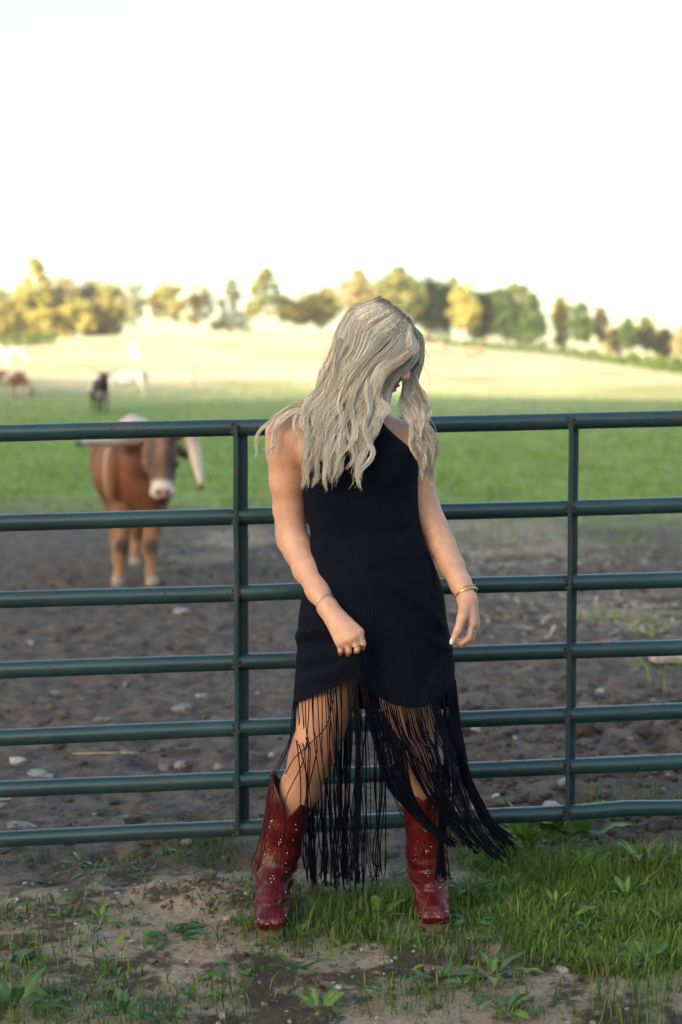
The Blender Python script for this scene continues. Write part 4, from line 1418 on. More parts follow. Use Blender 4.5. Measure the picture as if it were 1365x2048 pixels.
S.ell(W(745, 1240, 0.03), (0.155, 0.095, 0.14), 0.06)
# her right arm (left in the photo)
r_ = lambda px: px * PX
S.ell(W(576, 872, 0.02), (r_(40), 0.052, 0.060), 0.03)
S.chain([W(577, 868, 0.02), W(573, 910, 0.025), W(575, 965, 0.035), W(579, 1020, 0.045), W(583, 1060, 0.040)], [r_(38), r_(35), r_(32), r_(28.5), r_(26.5)], 0.03)
S.chain([W(583, 1060, 0.040), W(597, 1100, 0.015), W(615, 1140, -0.025), W(637, 1182, -0.075), W(655, 1213, -0.115)], [r_(26.5), r_(27.5), r_(25.5), r_(21), r_(17.5)], 0.025)
S.cone(W(567, 1062, 0.075), W(573, 1085, 0.045), r_(14), r_(16), 0.03)
# right hand: a fist with its back to the camera, gathering the cloth
wr = W(656, 1215, -0.118)
KN = [W(719, 1265, -0.172), W(708, 1274, -0.183), W(695, 1281, -0.181), W(681, 1286, -0.170)]
PI_ = [W(727, 1288, -0.183), W(715, 1299, -0.190), W(698, 1303, -0.186), W(682, 1302, -0.174)]
TP = [W(724, 1299, -0.160), W(712, 1306, -0.163), W(697, 1308, -0.160), W(682, 1306, -0.152)]
TE = [W(712, 1290, -0.146), W(702, 1296, -0.148), W(690, 1298, -0.146), W(680, 1297, -0.142)]
for i in range(4):
    S.cone(wr, KN[i], r_(17), r_((10.5, 11, 10.5, 10)[i]), 0.012)
    fr = (0.0081, 0.0083, 0.0079, 0.0073)[i]
    S.ell(KN[i] + (0, -0.005, 0.001), (r_(7.2), 0.0105, r_(7.6)), 0.005)
    S.chain([KN[i], PI_[i], TP[i], TE[i]], [fr * 1.12, fr, fr * .96, fr * .85], 0.0018)
S.chain([W(668, 1240, -0.118), W(700, 1268, -0.140), W(722, 1290, -0.150)], [r_(13), 0.011, 0.009], 0.008)
# her left arm (right in the photo)
S.ell(W(820, 892, 0.035), (r_(38), 0.050, 0.058), 0.03)
S.chain([W(822, 890, 0.035), W(832, 940, 0.035), W(840, 990, 0.04), W(855, 1030, 0.045), W(870, 1058, 0.040)], [r_(36), r_(32), r_(29), r_(25.5), r_(24)], 0.03)
S.chain([W(870, 1058, 0.040), W(885, 1092, 0.018), W(903, 1130, -0.012), W(922, 1168, -0.045), W(932, 1192, -0.065)], [r_(24.5), r_(24.5), r_(22), r_(18.5), r_(17)], 0.025)
w2 = W(935, 1200, -0.07)
M2 = [W(944, 1247, -0.100), W(950, 1250, -0.080), W(951, 1249, -0.060), W(948, 1245, -0.042)]
P2 = [W(938, 1276, -0.112), W(943, 1278, -0.090), W(944, 1276, -0.069), W(941, 1270, -0.050)]
T2 = [W(922, 1287, -0.112), W(925, 1290, -0.092), W(927, 1288, -0.073), W(926, 1282, -0.056)]
E2 = [W(909, 1285, -0.105), W(911, 1287, -0.090), W(913, 1286, -0.076), W(914, 1281, -0.062)]
for i in range(4):
    S.cone(w2, M2[i], r_(16.5), r_(10), 0.012)
    fr = (0.0083, 0.0085, 0.0080, 0.0074)[i]
    S.chain([M2[i], P2[i], T2[i], E2[i]], [fr * 1.15, fr, fr * .94, fr * .82], 0.0018)
S.chain([W(930, 1208, -0.085), W(924, 1236, -0.118), W(915, 1262, -0.128), W(905, 1284, -0.126)], [r_(13), 0.0125, 0.0098, 0.0078], 0.007)
# legs
S.chain([W(675, 1300, 0.01), W(655, 1385, -0.005), W(644, 1445, -0.015), W(630, 1497, -0.025), W(620, 1525, -0.01), W(602, 1575, 0.02), W(578, 1640, 0.035), W(552, 1765, 0.06)],
        [r_(60), r_(52), r_(46), r_(41), r_(39), r_(38), r_(28), r_(18)], 0.03)
S.ell(W(622, 1494, -0.058), (r_(24), 0.016, r_(28)), 0.03)
S.chain([W(795, 1300, 0.02), W(812, 1390, 0.01), W(822, 1450, 0.0), W(829, 1505, -0.01), W(834, 1530, 0.005), W(841, 1580, 0.03), W(848, 1650, 0.04), W(858, 1765, 0.06)],
        [r_(60), r_(50), r_(43), r_(36), r_(33), r_(30), r_(25), r_(18)], 0.03)
S.ell(W(830, 1500, -0.045), (r_(22), 0.014, r_(26)), 0.03)
V, Q = S.surface()
V = relax(V, Q, 1, 0.4)
del S
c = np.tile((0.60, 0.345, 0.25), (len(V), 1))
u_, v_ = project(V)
c = paint(c, sstep(1300, 1420, v_) * 0.8, (0.46, 0.24, 0.15))  # shade of the skirt put into the leg colour
red = np.zeros(len(V))
for p, rad in [(k, 0.013) for k in KN] + [(k, 0.010) for k in PI_ + P2] + [(W(565, 1066, 0.07), 0.03), (W(622, 1494, -0.07), 0.045), (W(830, 1500, -0.055), 0.04)]:
    red = np.maximum(red, blob(V, p, (rad,) * 3, .6))
c = paint(c, red * 0.6, (0.50, 0.20, 0.14))
bl_ = fbm(u_ / 34, v_ / 46, 501, 4)
c = c * (1 + 0.10 * bl_[:, None] * np.array((0.6, 1.0, 1.1))) 
fk = noise2(u_ / 2.6, v_ / 2.6, 502)
c = paint(c, sstep(0.62, 0.85, fk) * 0.22, (0.36, 0.17, 0.10))
for p in (hd(0.096, 0, -0.069), hd(0.093, 0, -0.083)): c = paint(c, blob(V, p, (0.02, 0.02, 0.008), .35), (0.30, 0.085, 0.085))
# fingernails, polished pale blue-white
M_NAIL = simple_mat('pale_nail_polish', (0.50, 0.66, 0.66), 0.12, 0.15, 200)
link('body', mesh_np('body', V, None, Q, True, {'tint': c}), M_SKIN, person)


def nail(c_, n_, d_, w_, l_):
    n_, d_ = unit(n_), unit(d_)
    s_ = np.cross(n_, d_)
    mb = MB()
    Vn = []
    for i in range(6):
        t = i / 5 - 0.5
        for j in range(5):
            q = j / 4 - 0.5
            ww = w_ * math.sqrt(max(0.05, 1 - (2 * t) ** 4 * 0.8))
            Vn.append(c_ + d_ * t * l_ + s_ * q * ww - n_ * (q * q * w_ * 0.9) + n_ * 0.0012)
    mb.add(Vn, [(i * 5 + j, i * 5 + j + 1, i * 5 + 6 + j, i * 5 + 5 + j) for i in range(5) for j in range(4)])
    return link('fingernail', mb.mesh('fingernail'), M_NAIL, person)


nail(W(903.5, 1283, -0.1345), (-0.35, -0.9, -0.1), W(903, 1287, 0) - W(909, 1270, 0), 0.0105, 0.016)

# ---- dress
M_DRESS, nt, b = new_mat('navy_rib_knit')
wv = nd(nt, 'ShaderNodeTexWave', inp={'Scale': 1.0, 'Distortion': 0.0})
wv.wave_type = 'BANDS'; wv.bands_direction = 'X'
cb = nd(nt, 'ShaderNodeCombineXYZ')
nt.links.new(attr(nt, 'rib', 'Fac'), cb.inputs[0])
nt.links.new(cb.outputs[0], wv.inputs['Vector'])
f = noise_node(nt, 30, 4)
nt.links.new(ramp(nt, f, [(0.3, (0.0015, 0.0026, 0.0085)), (0.7, (0.0026, 0.0042, 0.0130))]), b.inputs['Base Color'])
b.inputs['Roughness'].default_value = 0.82
b.inputs['Specular IOR Level'].default_value = 0.10
b.inputs['Sheen Weight'].default_value = 0.015
b.inputs['Sheen Roughness'].default_value = 0.5
b.inputs['Sheen Tint'].default_value = (0.25, 0.3, 0.5, 1)
bump(nt, b, wv.outputs['Fac'], 0.45, 0.0025)

_sv = np.array([846, 858, 872, 890, 910, 930, 960, 990, 1020, 1045, 1060, 1090, 1120, 1150, 1180, 1210, 1240, 1260, 1273, 1290, 1320, 1360, 1405.])
_xl = np.array([704, 694, 678, 657, 637, 615, 607, 607, 610, 616, 620, 619, 614, 609, 605, 601, 597, 595, 590, 594, 592, 590, 587.])
_xr = np.array([768, 778, 793, 814, 833, 838, 838, 837, 838, 841, 844, 853, 866, 877, 886, 890, 893, 896, 898, 902, 906, 909, 912.])
_dc = np.interp(_sv, [846, 872, 890, 910, 930, 960, 1180, 1300, 1405], [-.052, -.050, -.043, -.028, -.006, .012, .018, .012, .004])
_bb = np.interp(_sv, [846, 872, 890, 910, 930, 960, 1000, 1060, 1120, 1180, 1240, 1300, 1405], [.026, .036, .050, .074, .100, .118, .112, .104, .114, .128, .136, .140, .142])
_hu = np.array([586, 640, 690, 712, 724, 736, 752, 770, 800, 840, 872, 893, 913.])
_hv = np.array([1406, 1386, 1364, 1354, 1352, 1366, 1388, 1400, 1412, 1415, 1403, 1386, 1360.])
FOLDS = [([(598, 1262), (640, 1256), (690, 1258)], .0075, 9), ([(594, 1286), (640, 1282), (684, 1292)], -.006, 9), ([(600, 1240), (650, 1228), (700, 1236)], .005, 10),
         ([(795, 1172), (850, 1212), (895, 1264)], .0085, 11), ([(780, 1190), (840, 1235), (895, 1285)], -.006, 13), ([(760, 1215), (830, 1262), (900, 1296)], .006, 12),
         ([(720, 1300), (724, 1330), (728, 1372)], .018, 11), ([(742, 1310), (760, 1350), (785, 1400)], -.012, 13), ([(765, 1330), (800, 1372), (850, 1400)], .007, 16),
         ([(700, 1312), (660, 1330), (595, 1342)], -.006, 10), ([(700, 1325), (650, 1350), (592, 1366)], .006, 12), ([(900, 1300), (880, 1335), (860, 1385)], .008, 10), ([(888, 1310), (862, 1345), (840, 1390)], -.006, 12),
         ([(620, 1062), (660, 1075), (700, 1078)], -.0035, 8), ([(842, 1050), (800, 1068), (760, 1072)], -.0035, 8), ([(836, 955), (800, 975), (770, 978)], -.004, 10), ([(612, 965), (650, 985), (690, 985)], -.003, 10),
         ([(850, 1120), (800, 1138), (740, 1140)], -.003, 12), ([(610, 1150), (660, 1165), (720, 1165)], .003, 14)]


def seg_dist(u, v, pl):
    d = np.full(u.shape, 1e9); along = np.zeros(u.shape)
    for (a, b_) in zip(pl[:-1], pl[1:]):
        ax, ay = a; bx, by = b_
        t = np.clip(((u - ax) * (bx - ax) + (v - ay) * (by - ay)) / ((bx - ax) ** 2 + (by - ay) ** 2), 0, 1)
        d = np.minimum(d, np.hypot(u - ax - t * (bx - ax), v - ay - t * (by - ay)))
    return d


NT_, NS_ = 240, 190
th = np.linspace(0, 2 * np.pi, NT_, endpoint=False)             # 0 = right edge, pi/2 = front, pi = left edge
sv = np.concatenate((np.linspace(846, 960, 40), np.linspace(962, 1405, NS_ - 40)))
TH, SV = np.meshgrid(th, sv)
cs, sn = np.cos(TH), np.sin(TH)
pw = 0.88
ex = np.sign(cs) * np.abs(cs) ** pw
ey = np.sign(sn) * np.abs(sn) ** pw
xl, xr = smooth_interp(SV.ravel(), _sv, _xl).reshape(SV.shape), smooth_interp(SV.ravel(), _sv, _xr).reshape(SV.shape)
dc, bb = smooth_interp(SV.ravel(), _sv, _dc).reshape(SV.shape), smooth_interp(SV.ravel(), _sv, _bb).reshape(SV.shape)
UU = (xl + xr) / 2 + (xr - xl) / 2 * ex
front = np.clip(sn, 0, 1)
hem_f = smooth_interp(UU.ravel(), _hu, _hv).reshape(UU.shape)
side = np.where(cs > 0, 1360.0, 1406.0)
hem = np.where(sn >= 0, hem_f, side + (1418 - side) * sstep(0, 0.55, -sn))
wd = np.clip((SV - 1150) / 255, 0, 1) ** 1.6
VV = SV + wd * (hem - 1405)
DY = dc - bb * ey
DY = np.where(sn < 0, dc - bb * ey * 0.86, DY)
off = np.zeros_like(UU)
for pl, amp, w_ in FOLDS: off += amp * np.exp(-(seg_dist(UU, VV, pl) / w_) ** 2)
off *= np.clip(front * 2.2, 0, 1)
bust = 0.017 * np.exp(-(((UU - 672) / 42) ** 2 + ((VV - 948) / 38) ** 2)) + 0.014 * np.exp(-(((UU - 785) / 40) ** 2 + ((VV - 948) / 38) ** 2))
belly = 0.012 * np.exp(-(((UU - 745) / 70) ** 2 + ((VV - 1130) / 60) ** 2))
tent = 0.042 * np.exp(-(((UU - 712) / 36) ** 2 + ((VV - 1296) / 42) ** 2)) + 0.02 * np.exp(-(((UU - 902) / 26) ** 2 + ((VV - 1290) / 30) ** 2))
off += (bust + belly + tent) * front
off += 0.003 * fbm(UU / 60, VV / 90, 301, 3) * sstep(1000, 1200, VV)
DYf = DY - off * np.clip(front + 0.2, 0, 1)
UUf = UU + off * 0.55 * cs / PX
# gathers along the right side where the left hand lifts the cloth
UUf += 3.0 * np.sin(VV / 7.0) * np.exp(-((VV - 1330) / 40) ** 2) * np.clip(cs - 0.6, 0, 1)
dx_, dy_ = (UUf - 682.5) / F_PX, (1024 - VV) / F_PX
YY = Y0 + DYf
tt = YY / (CP + dy_ * SP)
DV = np.stack((dx_ * tt, YY, CAM_H + tt * (-SP + dy_ * CP)), -1)
rib = np.cumsum(np.concatenate((np.zeros((NS_, 1)), np.linalg.norm(np.diff(DV, axis=1), axis=2)), 1), 1)
rib = np.repeat(rib[[90]], NS_, 0)
i = (np.arange(NS_ - 1)[:, None] * NT_ + np.arange(NT_)[None])
j = (np.arange(NS_ - 1)[:, None] * NT_ + (np.arange(NT_)[None] + 1) % NT_)
dq = np.stack((i, j, j + NT_, i + NT_), -1).reshape(-1, 4)
dress = link('dress', mesh_np('dress', DV.reshape(-1, 3), None, dq, True, {'rib': (rib * 62).ravel()}), M_DRESS, person)
so = dress.modifiers.new('thickness', 'SOLIDIFY'); so.thickness = 0.003; so.offset = -1

# ---- fringe: cords hanging from the hem
M_FRINGE = simple_mat('navy_cord', (0.0022, 0.0030, 0.0095), 0.8, 0.3, 60)
M_FRINGE.node_tree.nodes['Principled BSDF'].inputs['Specular IOR Level'].default_value = 0.12
r = np.random.default_rng(77)
HEM = DV[-1]
hu_, hv_ = project(HEM)
CORDS = MB()


def cord(root, pts, ends_jit=8, rad=0.00138, n=22, rj=0.6):
    """pts: (u, v, d) path below the root"""
    p = np.array([W(*q) for q in pts])
    k = len(p)
    jit = r.normal(0, 1, 3) * (ends_jit * PX, 0.010, ends_jit * PX * 0.7)
    p = p + jit * (np.linspace(0.25, 1, k) ** 1.2)[:, None] * rj * 1.6
    s_ = spline(np.vstack((root, p)), n)
    w_ = r.normal(0, 1, (2, 3))
    t = np.linspace(0, 1, n)[:, None]
    s_ = s_ + 0.0055 * np.sin(t * r.uniform(4, 9) + r.uniform(0, 6)) * t * unit(w_[0] * (1, .6, .2))
    g = np.array([ground_z(s_[-4:, 0], s_[-4:, 1])]).ravel()
    s_[-4:, 2] = np.maximum(s_[-4:, 2], g + 0.004)
    s_ = s_ + 0.0022 * np.sin(t * r.uniform(12, 26) + r.uniform(0, 6)) * t * unit(w_[1] * (1, .6, .2))
    CORDS.tube(s_, rad * r.uniform(0.75, 1.25), 5, cap=True)


def mixu(a, b_, t): return tuple(x * (1 - t) + y * t for x, y in zip(a, b_))


front_idx = np.where((np.sin(th) > 0.02))[0]
front_idx = np.concatenate((front_idx, np.repeat(np.where((np.sin(th) > 0.3) & (hu_ > 705) & (hu_ < 772))[0], 2)))
for rep in range(310):
    k = r.choice(front_idx)
    u0, v0 = hu_[k], hv_[k]
    root = HEM[k] + (0, 0, 0.004)
    d0 = HEM[k][1] - Y0
    if u0 < 700 and rep % 8 < 5: continue
    if u0 < 660 and rep % 8 == 5: continue
    if u0 < 626:
        if rep % 5 < 2:       # caught on the top of the boot
            t = (u0 - 586) / 40
            cord(root, [(u0 - 6, v0 + 50, d0), (575 + 8 * t, 1490, -0.07), (553, 1538, -0.05), (542, 1560, -0.045), (534, 1620, -0.045), (522, 1690, -0.04), (508, 1735, -0.03)], 6)
        elif rep % 5 == 2:
            cord(root, [(u0 - 4, v0 + 60, d0), (u0 - 12, 1520, -0.085), (572, 1600, -0.06), (566, 1660, -0.045), (560, 1690, -0.03)], 9)
        else:
            cord(root, [(u0 + 4, v0 + 70, d0), (u0 + 12, 1500, -0.10), (615, 1600, -0.07), (612, 1680, -0.06), (625, 1750, -0.04)], 10)
    elif u0 < 700:
        t = (u0 - 626) / 74
        e = (640 + 80 * t, 1752 + 14 * r.random(), -0.04)
        cord(root, [(u0 + 3, v0 + 60, d0 + 0.01), (u0 + 8 * (1 - t), 1500, -0.10), mixu((650, 1590, -0.09), (690, 1590, -0.09), t), mixu((648, 1680, -0.06), (705, 1680, -0.06), t), e], 9)
    elif u0 < 775:
        t = (u0 - 700) / 75
        e = mixu((720, 1762, -0.07), (905, 1685, -0.10), min(1, 0.25 + t * 1.2 + 0.15 * r.normal()))
        if t < 0.18:
            cord(root, [(u0 + 6, v0 + 70, d0), (718, 1520, -0.13), (714, 1640, -0.10), (714 + r.normal(0, 12), 1762, -0.07)], 6)
        else:
            cord(root, [(u0 + 14, v0 + 60, d0), (u0 + 34, 1490, -0.13), (u0 + 62 - 12 * t, 1570, -0.12), (835 + 20 * t, 1640, -0.10), mixu((880, 1672, -0.095), (912, 1690, -0.10), r.random())], 5)
    elif u0 < 880:
        t = (u0 - 775) / 105
        e = mixu((925, 1690, -0.09), (1015, 1722, -0.10), np.clip(t * 0.8 + 0.25 * r.random(), 0, 1))
        if rep % 9 == 0:
            cord(root, [(u0 + 6, v0 + 60, d0), (868, 1550, -0.10), (880, 1650, -0.085), (882, 1755, -0.06)], 8)
        else:
            cord(root, [(u0 + 14, v0 + 55, d0), (u0 + 34 - 6 * t, 1500, -0.125), (u0 + 66 - 20 * t, 1575, -0.11), mixu((890, 1640, -0.095), (950, 1640, -0.10), t), mixu((915, 1672, -0.09), (985, 1690, -0.10), t), e], 8)
    else:
        e = mixu((1000, 1668, -0.08), (1026, 1690, -0.08), r.random())
        cord(root, [(u0 + 6, v0 + 60, d0), (u0 + 12, 1480, -0.09), (935, 1560, -0.085), (968, 1630, -0.08), (992, 1662, -0.08), e], 7)
# side bunch behind the lifted edge, and a few cords straight down by the boot
for rep in range(34):
    k = r.choice(np.where((np.cos(th) > 0.90))[0])
    root = HEM[k]
    if rep % 2:
        cord(root, [(905 + r.normal(0, 3), 1440, -0.02), (893, 1520, -0.03), (886, 1600, -0.045), (884, 1690, -0.055), (884 + r.normal(0, 5), 1752, -0.05)], 5)
    else:
        cord(root, [(910, 1440, 0.0), (922, 1520, 0.0), (946, 1590, -0.01), (975, 1645, -0.02), (1012, 1690 + r.normal(0, 14), -0.03)], 9)
back_idx = np.where((np.sin(th) < -0.25) & (hu_ > 605) & (hu_ < 905))[0]
clumps = [(618, 1764), (628, 1760), (648, 1762), (668, 1768), (690, 1764), (712, 1770), (735, 1765), (752, 1762), (764, 1752)]
for rep in range(108):
    k = r.choice(back_idx)
    u0 = hu_[k]
    root = HEM[k]
    if u0 < 782:
        t = np.clip((u0 - 605) / 177, 0, 1)
        cl = clumps[int(np.clip(round(t * 8 + r.normal(0, 0.55)), 0, 8))]
        cord(root, [(u0 * 0.75 + cl[0] * 0.25, 1500, 0.105), (u0 * 0.4 + cl[0] * 0.6, 1620, 0.09), (cl[0] + r.normal(0, 4), 1715, 0.075), (cl[0] + r.normal(0, 4), cl[1] + r.normal(0, 6), 0.07)], 4, 0.0018)
    else:
        cord(root, [(u0, 1500, 0.11), (u0 + 5, 1600, 0.10), (870 + r.normal(0, 12), 1700, 0.09), (874 + r.normal(0, 12), 1755, 0.08)], 5)
# one stray cord looping over the knee
cord(W(672, 1376, -0.12), [(655, 1445, -0.10), (620, 1488, -0.095), (596, 1510, -0.08), (570, 1545, -0.06)], 2)
fr_ = link('fringe', CORDS.mesh('fringe'), M_FRINGE, dress)
fr_.parent = dress
fr_.matrix_parent_inverse = Matrix.Identity(4)
fr_['kind'] = 'stuff'
# ---- boots
M_BOOT, nt, b = new_mat('red_leather')
f = noise_node(nt, 26, 5, 0.6)
f2 = noise_node(nt, 130, 4, 0.6, dist=0.6)
sw = nd(nt, 'ShaderNodeTexWave', inp={'Scale': 26.0, 'Distortion': 9.0, 'Detail': 2.0, 'Detail Scale': 1.6})
tcb = nt.nodes.new('ShaderNodeTexCoord'); nt.links.new(tcb.outputs['Object'], sw.inputs['Vector'])
rc = ramp(nt, f, [(0.3, (0.036, 0.0022, 0.0042)), (0.55, (0.086, 0.0045, 0.0078)), (0.75, (0.135, 0.008, 0.011))])
rc = mixc(nt, 0.28, rc, ramp(nt, sw.outputs['Fac'], [(0.2, (0.025, 0.002, 0.0035)), (0.8, (0.13, 0.012, 0.011))]))
nt.links.new(rc, b.inputs['Base Color'])
nt.links.new(ramp(nt, f2, [(0.3, (0.26, 0.26, 0.26)), (0.7, (0.44, 0.44, 0.44))]), b.inputs['Roughness'])
b.inputs['Coat Weight'].default_value = 0.08
b.inputs['Specular IOR Level'].default_value = 0.35
b.inputs['Coat Roughness'].default_value = 0.25
ba = nd(nt, 'ShaderNodeMath', operation='ADD'); nt.links.new(f2, ba.inputs[0]); nt.links.new(sw.outputs['Fac'], ba.inputs[1])
bump(nt, b, ba.outputs[0], 0.28, 0.0025)
M_SOLE = simple_mat('tan_welt', (0.13, 0.085, 0.06), 0.75, 0.3, 60, bstr=0.2)
M_HEEL = simple_mat('dark_stacked_heel', (0.03, 0.018, 0.014), 0.6, 0.3, 60)
M_STUD = simple_mat('steel_stud', (0.75, 0.74, 0.72), 0.22, 0.1, 50, metal=1.0)


def make_boot(shaft, v_notch, tips, toe_x, toe_y, heel_y, ank_x, studs, turn):
    """shaft: (u, v, d, radius px) from top to ankle"""
    pts = [W(a, b_, d) for a, b_, d, _ in shaft]; rad = [q * PX for *_, q in shaft]
    lo = np.min(pts, 0) - 0.12; hi = np.max(pts, 0) + 0.10
    lo[1], lo[2] = toe_y - 0.06, -0.02
    S = SDF((lo[0], lo[1], 0.0), (hi[0], max(hi[1], heel_y + 0.08), hi[2] + 0.05), 0.0030)
    S.chain(pts, rad, 0.014)
    ax, az = pts[-1][0], pts[-1][2]
    tx = toe_x
    S.cone((ax, heel_y - 0.075, 0.135), (tx * .6 + ax * .4, toe_y + 0.105, 0.072), 0.043, 0.038, 0.03)
    S.cone((tx * .6 + ax * .4, toe_y + 0.105, 0.066), (tx, toe_y + 0.05, 0.046), 0.037, 0.029, 0.025)
    S.ell((tx * .8 + ax * .2, toe_y + 0.085, 0.046), (0.0455, 0.072, 0.032), 0.02)
    for q in (-0.018, 0.018): S.ell((tx + q, toe_y + 0.036, 0.040), (0.0235, 0.036, 0.0245), 0.016)
    S.cone((ax, heel_y - 0.04, 0.14), (ax, heel_y - 0.042, 0.075), 0.043, 0.036, 0.03)
    S.ell((ax, heel_y - 0.06, 0.055), (0.034, 0.055, 0.022), 0.02)
    # hollow shaft
    ip = [p.copy() for p in pts[:-2]]
    ip[0] = ip[0] + (ip[0] - ip[1]) * 0.6
    S.chain(ip, [max(0.01, q - 0.0052) for q in rad[:-2]], 0.002, 'cut')
    # scalloped top with a V at front and back
    sl, X, Y, Z = S.box(S.lo, S.lo + S.h * S.n)
    xv = W(*v_notch)
    (lu, lv), (ru, rv) = tips
    pl, pr = W(lu, lv, v_notch[2]), W(ru, rv, v_notch[2])
    kl, kr = (pl[2] - xv[2]) / (xv[0] - pl[0]), (pr[2] - xv[2]) / (pr[0] - xv[0])
    rel = X - xv[0]
    cut = xv[2] + np.where(rel < 0, -rel * kl, rel * kr) + 0.30 * np.clip(Y - pts[0][1] + 0.02, -0.1, 0.1) * np.abs(rel) / 0.07
    cut = np.minimum(cut, np.where(rel < 0, pl[2], pr[2]))
    g = (Z - cut) * 0.6
    S.f[sl] = np.maximum(S.f[sl], g.astype(np.float32))
    S.f[sl] = np.maximum(S.f[sl], np.broadcast_to(0.0165 + 0.03 * sstep(toe_y + 0.16, heel_y - 0.06, Y) - Z, S.f.shape).astype(np.float32))
    V, Q = S.surface()
    V = relax(V, Q, 2, 0.5)
    # slouch wrinkles round the ankle, creases over the vamp
    za = pts[-1][2]
    dirx = V[:, 0] - ax; diry = V[:, 1] - pts[-1][1]
    th_ = np.arctan2(diry, dirx)
    z = V[:, 2]
    w_ = np.exp(-((z - (za + 0.03)) / 0.045) ** 2)
    dsp = 0.0055 * w_ * np.sin((z - za) * 2 * np.pi / 0.040 + 1.5 * np.sin(th_ * 1.0 + turn * 3) + 1.0 * np.sin(2 * th_))
    w2_ = np.exp(-((z - 0.085) / 0.03) ** 2)
    dsp += 0.0016 * w2_ * np.sin(z * 2 * np.pi / 0.013 + 2.0 * np.sin(th_ * 2))
    dsp += 0.0018 * fbm(V[:, 0] * 26 + th_, z * 18, 400 + int(turn * 10), 3)
    nn = np.column_stack((dirx, diry, np.zeros(len(V)))); nn /= np.linalg.norm(nn, axis=1)[:, None] + 1e-6
    V = V + nn * dsp[:, None]
    boot = empty('boot', (ax, (toe_y + heel_y) / 2, 0))
    boot.parent = person
    boot.matrix_parent_inverse = Matrix.Translation(-Vector(person.location))
    o = link('upper', mesh_np('upper', V, None, Q, True), M_BOOT)
    o.parent = boot; o.matrix_parent_inverse = Matrix.Translation(-Vector(boot.location))
    # sole and heel
    t = np.linspace(0, 2 * np.pi, 41)[:40]
    L = heel_y - toe_y
    oy = np.cos(t) * L * 0.5
    ww = 0.046 * (np.abs(np.sin(t)) ** 0.62) * (1 - 0.16 * sstep(-0.2, 0.6, np.cos(t)))
    ox = np.sign(np.sin(t)) * ww
    cy = (toe_y + heel_y) / 2 - 0.004
    fr = (oy + L / 2) / L
    cx = tx + (ax - tx) * fr
    zl = 0.006 + 0.030 * sstep(0.52, 0.8, fr)
    ring0 = np.column_stack((cx + ox, cy + oy * 1.02, zl)); ring1 = ring0 + (0, 0, 0.011)
    Vs = np.vstack((ring0, ring1, [[cx.mean(), cy, 0.012]], [[cx.mean(), cy, 0.03]]))
    jj = np.arange(40); kk = (jj + 1) % 40
    o = link('sole', mesh_np('sole', Vs, np.vstack((np.stack((np.full(40, 80), kk, jj), -1), np.stack((np.full(40, 81), 40 + jj, 40 + kk), -1))), np.stack((jj, kk, 40 + kk, 40 + jj), -1), False), M_SOLE)
    o.parent = boot; o.matrix_parent_inverse = Matrix.Translation(-Vector(boot.location))
    mb = MB()
    mb.tube([(ax, heel_y - 0.05, z_) for z_ in (0.0, 0.002, 0.03, 0.042)], [0.028, 0.030, 0.033, 0.034], 16)
    o = link('heel', mb.mesh('heel'), M_HEEL)
    o.parent = boot; o.matrix_parent_inverse = Matrix.Translation(-Vector(boot.location))
    # pull strap piping along the rim comes with the upper; studs sit on its surface
    pu, pv = project(V)
    mb = MB()
    for (su, sv_) in studs:
        dd = np.hypot(pu - su, pv - sv_)
        near = np.where(dd < 4.5)[0]
        if len(near) == 0: continue
        c_ = V[near[np.argmin(V[near, 1])]]
        nrm = unit((c_ - np.array((ax, pts[-1][1] + 0.02, c_[2]))) * (1, 1, 0) + (0, -0.01, 0.012))
        a_ = unit(np.cross(nrm, (0, 0, 1.0)))
        q = np.array([c_ + nrm * h_ for h_ in (-0.001, 0.0012, 0.0024)])
        mb.tube(q, [0.0020, 0.0018, 0.0008], 7)
    o = link('stud_decoration', mb.mesh('stud_decoration'), M_STUD)
    o['kind'] = 'stuff'
    o.parent = boot; o.matrix_parent_inverse = Matrix.Translation(-Vector(boot.location))
    return boot


def diamond(u, v, s=4.2): return [(u, v - s), (u + s, v), (u, v + s), (u - s, v)]


z2 = lambda l: [(480 + a / 5.12, 1500 + b_ / 5.12) for a, b_ in l]
st1 = z2([(310, 713), (302, 733), (288, 775), (262, 888), (411, 935), (425, 963), (403, 984), (390, 958), (280, 1020), (237, 1062), (228, 1143), (223, 1185), (206, 1217), (362, 1147), (378, 1175), (348, 1192), (330, 1163),
          (335, 1272), (361, 1300), (331, 1332), (310, 1300), (592, 770), (595, 830), (565, 938), (505, 1063), (490, 1168), (498, 1250), (177, 1722), (147, 1757), (140, 1815), (146, 1845), (490, 1687), (513, 1722), (500, 1790), (324, 1760), (346, 1772), (308, 1787), (290, 1778),
          (760, 567), (743, 620), (730, 660), (770, 700), (485, 1440)])
z3 = lambda l: [(780 + a / 5.12, 1500 + b_ / 5.12) for a, b_ in l]
st2 = z3([(346, 830), (364, 853), (265, 937), (252, 993), (391, 1018), (411, 1043), (388, 1075), (372, 1050), (253, 1080), (243, 1118), (227, 1148), (377, 1214), (400, 1244), (377, 1275), (358, 1247), (455, 590), (445, 993),
          (287, 1657), (272, 1700), (320, 1790), (585, 1628), (610, 1645), (640, 1690), (638, 1722), (450, 1697), (473, 1685), (497, 1697), (525, 1390)])
bt = make_boot([(590, 1548, 0.02, 48), (580, 1600, 0.028, 47), (569, 1650, 0.035, 42.5), (560, 1700, 0.045, 42), (551, 1742, 0.055, 39), (547, 1772, 0.062, 35)],
               (577, 1632, -0.03), ((540, 1546), (640, 1566)), W(542, 1860, -0.17)[0], 3.612, 3.895, 0, st1, 0.0)
bt['label'] = 'boot on the person\'s right foot, pointing at the camera'
